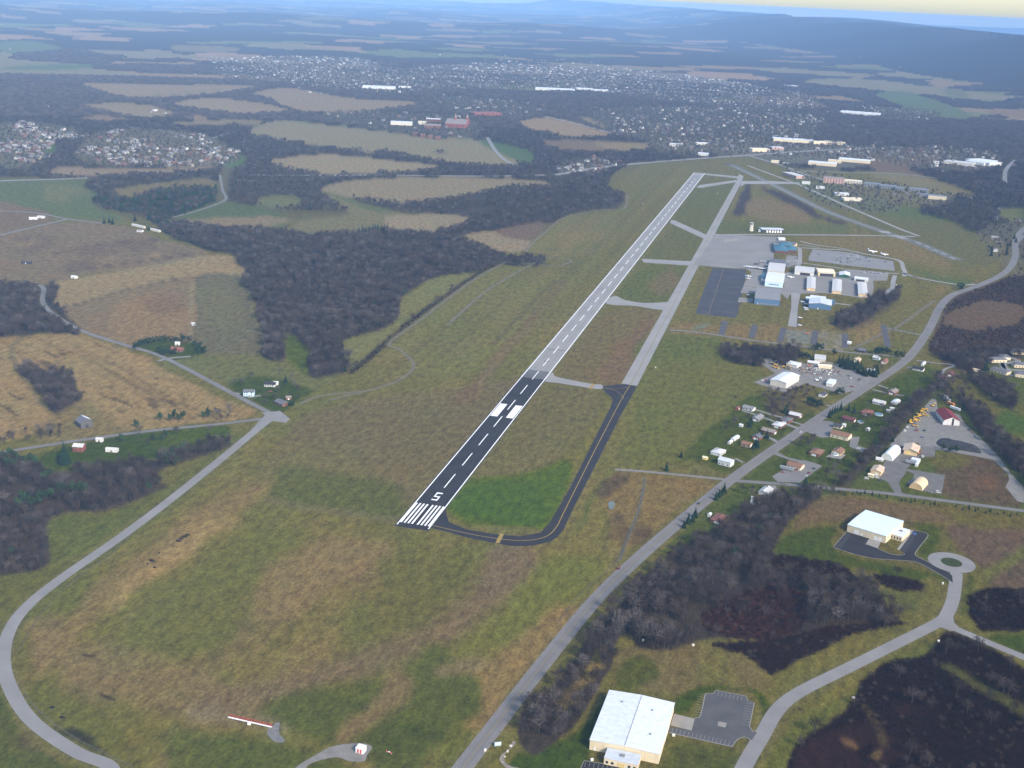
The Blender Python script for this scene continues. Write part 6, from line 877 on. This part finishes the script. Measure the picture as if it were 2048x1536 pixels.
def lookup(x, y):
    r = np.hypot(x-CAM[0], y-CAM[1]); a = np.arctan2(x-CAM[0], y-CAM[1]); i = np.clip(np.searchsorted(RAD, r), 0, NR-1); j = np.clip(((a-ANG[0])/(ANG[1]-ANG[0])).round().astype(int), 0, NA-1)
    ok = (a > ANG[0]) & (a < ANG[-1]); return np.where(ok, CLS[i, j], 0), r, a
def scatter(r0, r1, sp, c, jit=.9):
    x0, x1, y0, y1 = CAM[0]-r1, CAM[0]+r1, CAM[1]-50, CAM[1]+r1
    xs = np.arange(x0, x1, sp); ys = np.arange(y0, y1, sp); X, Y = np.meshgrid(xs, ys); X = X+(rng.random(X.shape)-.5)*sp*jit; Y = Y+(rng.random(X.shape)-.5)*sp*jit; X = X.ravel(); Y = Y.ravel()
    r = np.hypot(X-CAM[0], Y-CAM[1]); a = np.arctan2(X-CAM[0], Y-CAM[1]); k = (r > r0) & (r < r1) & (a > YAW-R(29)) & (a < YAW+R(29)); X, Y = X[k], Y[k]
    cl, r, a = lookup(X, Y); k = np.isin(cl, c); return np.stack([X[k], Y[k]], -1), r[k]
EVG = 'evergreen'
def evg(s, label, group=None, kind='conifer', sc_=(.8, 1.15), name='spruce_tree', names=('trunk', 'crown')):
    for q, (x, y) in enumerate(PX(s)):
        p = G(x, y); k = kind if kind != 'conifer' else random.choice(('conifer', 'conifer_b'))
        o = tree(k, p[0], p[1], random.uniform(*sc_), name, label, group)
        SRC.setdefault(k, list(o.children))
evg('1333,942 1362,915', 'dark upright spruce at the grass edge beside the gravel track', 'spruces at the grass edge', sc_=(.8, .95))
evg('1376,1048 1368,1056 1385,1044 1390,1035', 'dark spruce in the clump along the main road by the red-roofed house', 'spruces by the red-roofed house', sc_=(.85, 1.05)); evg('1432,1000 1438,995 1443,990 1448,985', 'dark spruce in the short row on the main road verge', 'short row of verge spruces', sc_=(.8, 1.0))
evg('4:1470,1110 1500,1080 1530,1060 1560,1050 1600,1030 1690,1030 1750,1060', 'dark spruce in the row along the main road before the red-brown roofs', 'spruces before the red-brown roofs', sc_=(.8, 1.0)); evg('4:1580,500 1620,490 1600,530 1650,520 1680,500 1700,560 1730,530 1760,570 1790,520 1800,600 1830,560 1850,620 1880,640 1920,620 1960,640 2010,610 1990,650 1660,560', 'dark spruce in the dense grove behind the scrap yard', 'grove behind the scrap yard', sc_=(1.05, 1.35))
evg('4:1310,350 1340,330 1370,345', 'dark rounded pine in the clump by the hangar lanes', 'pines by the hangar lanes', 'pine', (1.0, 1.3), 'pine_tree'); evg('4:1525,400', 'single dark pine by the white sheds', None, 'pine', (1., 1.1), 'pine_tree'); evg('4:1130,440 1180,440 1230,450', 'dark pine in the clump beside the parked trailers', 'pines beside the trailers', 'pine', (1.0, 1.2), 'pine_tree')
evg('5:360,390 400,380 440,390 480,385 510,390 590,415 655,430', 'dark pine in the row beside the white and brick houses', 'pines beside white and brick houses', 'pine', (1., 1.25), 'pine_tree'); evg('5:1400,480 1440,470 1600,580 1610,560', 'tall dark spruce near the cream townhouses', 'spruces near the townhouses', sc_=(1.2, 1.5)); evg('f:965,800 1070,830 1150,830', 'dark bushy pine in the trio beside the gravel stockpile', 'pine trio by the stockpile', 'pine', (.8, .95), 'pine_tree'); evg('f:300,690', 'small dark spruce on the edge of the machinery yard', None, sc_=(.7, .8)); evg('4:1250,950 1290,970 1320,990 1360,1000 1560,860 1600,850', 'dark pine among bare trees below the scrap yard', 'pines below the scrap yard', 'pine', (.9, 1.2), 'pine_tree'); evg('4:965,1060 985,1050 565,1220 580,1190 630,1440 600,1470 650,1450 700,1340 760,1350', 'dark spruce standing in the house gardens', 'garden spruces', sc_=(.8, 1.1))
evg('6:1190,540 1205,530', 'dark spruce pair at the side road by the bare wood', 'spruces at the side road', sc_=(.9, 1.1))
evg('7:95,620 145,605 190,625 235,610 320,630 400,645 490,660 655,695 700,690 760,715 805,700 905,725 975,745 1030,735 1080,755 1275,765 1350,800 1420,780 1490,815 1525,795 1610,835 1665,815 1750,850 1820,835 1890,870 1965,855', 'small young spruce in the double row along the side road', 'young spruces along the side road', sc_=(.28, .42), name='young_spruce'); evg('6:1440,555 1525,580 1580,600 1640,630', 'small young spruce in the double row along the side road', 'young spruces along the side road', sc_=(.28, .4), name='young_spruce')
evg('1:930,200 960,180 1000,170 1040,160 1080,150 1120,150 1160,150 1200,150 1250,145 1290,150 1330,180 1360,200 1390,230 1350,235 1120,240 1150,230 1190,235 1090,225', 'dark evergreen in the ring round the farmhouse', 'evergreens round the farmhouse', 'pine', (.9, 1.2), 'pine_tree'); evg('1:1950,430', 'dark spruce beside the white house', None, sc_=(.9, 1.)); evg('1:1980,590 2000,585', 'dark round evergreen by the grey-roofed brick house', 'evergreens by the brick house', 'pine', (.6, .7), 'pine_tree')
evg('1:440,960 455,975 430,985', 'very tall dark spruce beside the lane below the cornfield', 'tall spruces below the cornfield', sc_=(1.5, 1.9)); evg('1:930,735 1095,690 1160,690 1190,670 1220,690 1250,680 1390,670 1420,660', 'broad green pine in the row at the foot of the cornfield', 'pines at the foot of the cornfield', 'leafy', (.9, 1.25), 'pine_tree'); evg('1:1045,830 1130,800 1110,830 830,830', 'dark pine standing on the lawn below the lane', 'pines on the lawn', 'leafy', (.9, 1.1), 'pine_tree')
evg('1:30,970 70,950 100,960 130,985 170,1000 210,990 240,1000 50,1010 90,1020 1140,990 1170,970 1200,950 1230,930 1190,990 1250,920 160,1250 210,1280 260,1260 300,1240 350,1220 400,1190 450,1190 500,1180 540,1200 580,1190 300,1110 340,1090 130,1290', 'green pine among the bare trees of the left wood', 'pines in the left wood', 'leafy', (1.2, 1.55), 'pine_tree')
evg('l:610,490 640,485 660,495 870,530 1000,520 975,500 790,475', 'dark conifer beside the country road past the brown field', 'conifers by the brown field', sc_=(1.1, 1.6)); evg('m:170,550 190,545 210,540 230,530 250,535 265,530 280,525 300,530 320,540 335,530', 'dark spruce in the short row before the stubble fields', 'spruce row before the stubble', sc_=(1.1, 1.5)); evg('l:1270,180 1275,230 1360,290 1380,260 1370,310 1260,290 1815,410', 'dark conifer beside the lane near the green field', 'conifers by the lane', sc_=(1.1, 1.5)); evg('n:1670,870 1680,880 1690,865', 'dark evergreen by the airport entrance', 'evergreens by the entrance', 'pine', (1., 1.2), 'pine_tree'); evg('n:1860,650 1855,680 1950,640 1965,620 1945,670 1990,580 2000,600 1880,500', 'dark conifer along the main road bend beyond the airport', 'conifers on the road bend', sc_=(1.1, 1.5))
# bare trees: woods
PT, RD = scatter(300, 2450, 6.4, (1, 2)); _k = fbm(PT[:, 0]/26, PT[:, 1]/26, 123, 3) > .36; PT = PT[_k]; RD = RD[_k]; HS = .62+.76*fbm(PT[:, 0]/55, PT[:, 1]/55, 133, 3); CL = lookup(PT[:, 0], PT[:, 1])[0]
u, v = pix(PT[:, 0], PT[:, 1], 5.); inf = (u > -10) & (u < 2058) & (v > 0) & (v < 1550)
order = np.argsort(RD+np.where(inf, 0, 1e6)); ISB = CL[order] == 1; near = order[ISB][:300]; nset = np.zeros(len(PT), bool); nset[near] = True
def gardens(s, sp, kind=None):
    P = GP(s); x0, y0 = P.min(0); x1, y1 = P.max(0); out = []
    for x in np.arange(x0, x1, sp):
        for y in np.arange(y0, y1, sp):
            a, b = x+rng.uniform(-.5, .5)*sp, y+rng.uniform(-.5, .5)*sp
            if inside(P, np.array([a]), np.array([b]))[0] and lookup(np.array([a]), np.array([b]))[0][0] != 9: out.append((a, b))
    return np.array(out).reshape(-1, 2)
for i in near:
    k = rng.choice(4, p=[.34, .27, .22, .17]); kd = ('bare_a', 'bare_b', 'bare_c', 'bare_pale')[k]; lo = PT[i, 1] < -200+0*k
    o = tree(kd, PT[i, 0], PT[i, 1], rng.uniform(.7, 1.1)*HS[i], 'bare_tree', 'leafless pale silvery tree in the dark wood beside the main road' if k == 3 else 'leafless grey-brown tree in the dark wood beside the main road', 'pale bare trees beside the main road' if k == 3 else 'bare trees beside the main road'); SRC.setdefault(kd, list(o.children))
for kd in ('bare_a', 'bare_b', 'bare_c', 'bare_pale'):
    if kd not in SRC: print('missing', kd)
BN = ['bare_a', 'bare_b', 'bare_c', 'bare_pale', 'conifer', 'leafy']
def mixed(cl): return np.where(cl == 2, rng.choice(6, len(cl), p=[.10, .08, .06, .02, .60, .14]), rng.choice(6, len(cl), p=[.36, .28, .26, .085, .006, .009]))
rest = ~nset
woods('woodland', PT[rest], mixed(CL[rest]), rng.uniform(.65, 1.15, rest.sum())*HS[rest], BN, 'leafless brown woodland filling hollows and slopes round the airfield', 'woodland')
PT2, RD2 = scatter(2450, 4300, 8.6, (1, 2)); _k = fbm(PT2[:, 0]/40, PT2[:, 1]/40, 153, 3) > .36; PT2 = PT2[_k]; CL2 = lookup(PT2[:, 0], PT2[:, 1])[0]
woods('woodland', PT2, mixed(CL2), rng.uniform(.6, 1.0, len(PT2))*(.6+.8*fbm(PT2[:, 0]/70, PT2[:, 1]/70, 143, 3))*np.where(CL2 == 2, 1.25, 1), BN, 'bluish bare woodland between the stubble fields and beyond the runway', 'woodland')
o = tree('canopy', *G(1150, 395), 1., 'tree_clump', 'clump of bare trees in the wood beyond the runway', None, 'trees'); SRC['canopy'] = list(o.children); o = tree('canopy_b', *G(1170, 390), 1., 'tree_clump', 'second clump of bare trees in the wood beyond the runway', None, 'trees'); SRC['canopy_b'] = list(o.children)
PT3, RD3 = scatter(4300, 8200, 19, (1,)); woods('woodland', PT3, rng.integers(0, 2, len(PT3)), rng.uniform(.5, .85, len(PT3)), ['canopy', 'canopy_b'], 'hazy blue forest round the distant town', 'woodland')
PT4, RD4 = scatter(2000, 7500, 21, (4,)); woods('town_trees', PT4, rng.choice(6, len(PT4), p=[.33, .3, .2, .05, .07, .05]), rng.uniform(.55, .95, len(PT4)), BN, 'small trees scattered between the houses of the town', 'trees')
# brush
o = tree('shrub', *G(1600, 1420), 1., 'shrub', 'leafless brown shrub at the edge of the dark brush', 'edge shrubs', 'shrub', ('stem', 'foliage')); SRC['shrub'] = list(o.children); o = tree('shrub_b', *G(1570, 1330), 1., 'shrub', 'leafless brown shrub at the edge of the dark brush', 'edge shrubs', 'shrub', ('stem', 'foliage')); SRC['shrub_b'] = list(o.children); o = tree('young', *G(1660, 1150), 1.2, 'shrub', 'tall twiggy shrub above the dark brush', None, 'shrub', ('stem', 'foliage')); SRC['young'] = list(o.children)
PB, RB = scatter(300, 2600, 3.4, (3,)); woods('brush', PB, rng.choice(4, len(PB), p=[.5, .38, .1, .02]), rng.uniform(.5, 1.15, len(PB)), ['shrub', 'shrub_b', 'young', 'bare_c'], 'dark reddish-brown leafless brush covering the rough ground', 'brush')
GT = np.vstack([gardens('4:700,850 1000,820 1100,1000 980,1080 750,1050', 11), gardens('4:1000,780 1300,760 1250,900 1050,880', 10), gardens('5:900,250 1300,220 1350,450 1000,420', 13), gardens('5:1050,780 1350,650 1500,800 1200,950', 12), gardens('6:1250,300 1500,250 1700,250 1480,450', 13), gardens('4:1000,1300 1300,1290 1350,1500 900,1500', 16), gardens('4:1650,1150 2000,1100 2000,1300 1750,1400', 17), gardens('4:250,1200 400,1180 420,1280 300,1290', 9), gardens('4:360,860 470,850 440,950 380,960', 12), gardens('1:1500,430 1700,440 1600,540 1560,480', 14), gardens('1:1750,520 1850,500 1850,590 1790,590', 12), gardens('1:1820,370 1920,360 1900,410', 12), gardens('1:0,790 420,740 420,800 0,850', 11), gardens('1:1440,620 1600,640 1570,700 1520,720', 9), gardens('1:850,760 1400,720 1500,800 900,900', 22), gardens('1:2000,480 2048,470 2048,540', 9), gardens('6:560,900 720,800 760,900', 9), gardens('4:450,900 1250,1000 1100,1250 850,1350 500,1250', 24), gardens('4:1300,1150 1900,1000 2000,1250 1500,1500 1000,1480', 26), gardens('5:350,420 700,450 600,600 300,620', 20), gardens('5:250,850 700,780 800,950 350,1150', 24), gardens('6:450,480 650,500 600,680 480,700', 13), gardens('6:300,30 600,0 700,60 450,180', 18), gardens('1:1600,400 2040,370 2040,620 1700,560', 26)])
woods('garden_trees', GT, rng.choice(3, len(GT), p=[.4, .3, .3]), rng.uniform(.5, .95, len(GT)), ['bare_a', 'bare_c', 'bare_pale'], 'bare grey trees scattered through gardens and hedgerows', 'trees')
# ================================================================== haze
hz = MB().box(CAM[0]-38000, CAM[0]+38000, CAM[1]-38000, CAM[1]+38000, -2., CAM[2]+12)
hm = bpy.data.materials.new('haze'); hm.use_nodes = True; n = hm.node_tree; n.nodes.clear(); o_ = n.nodes.new('ShaderNodeOutputMaterial'); pv = n.nodes.new('ShaderNodeVolumePrincipled')
pv.inputs['Color'].default_value = (.30, .55, .97, 1); pv.inputs['Density'].default_value = 4.2e-5; pv.inputs['Anisotropy'].default_value = -.35
n.links.new(pv.outputs[0], o_.inputs['Volume']); tag(hz.build('haze', hm), 'pale blue haze over the whole countryside', 'haze', None, 'stuff')
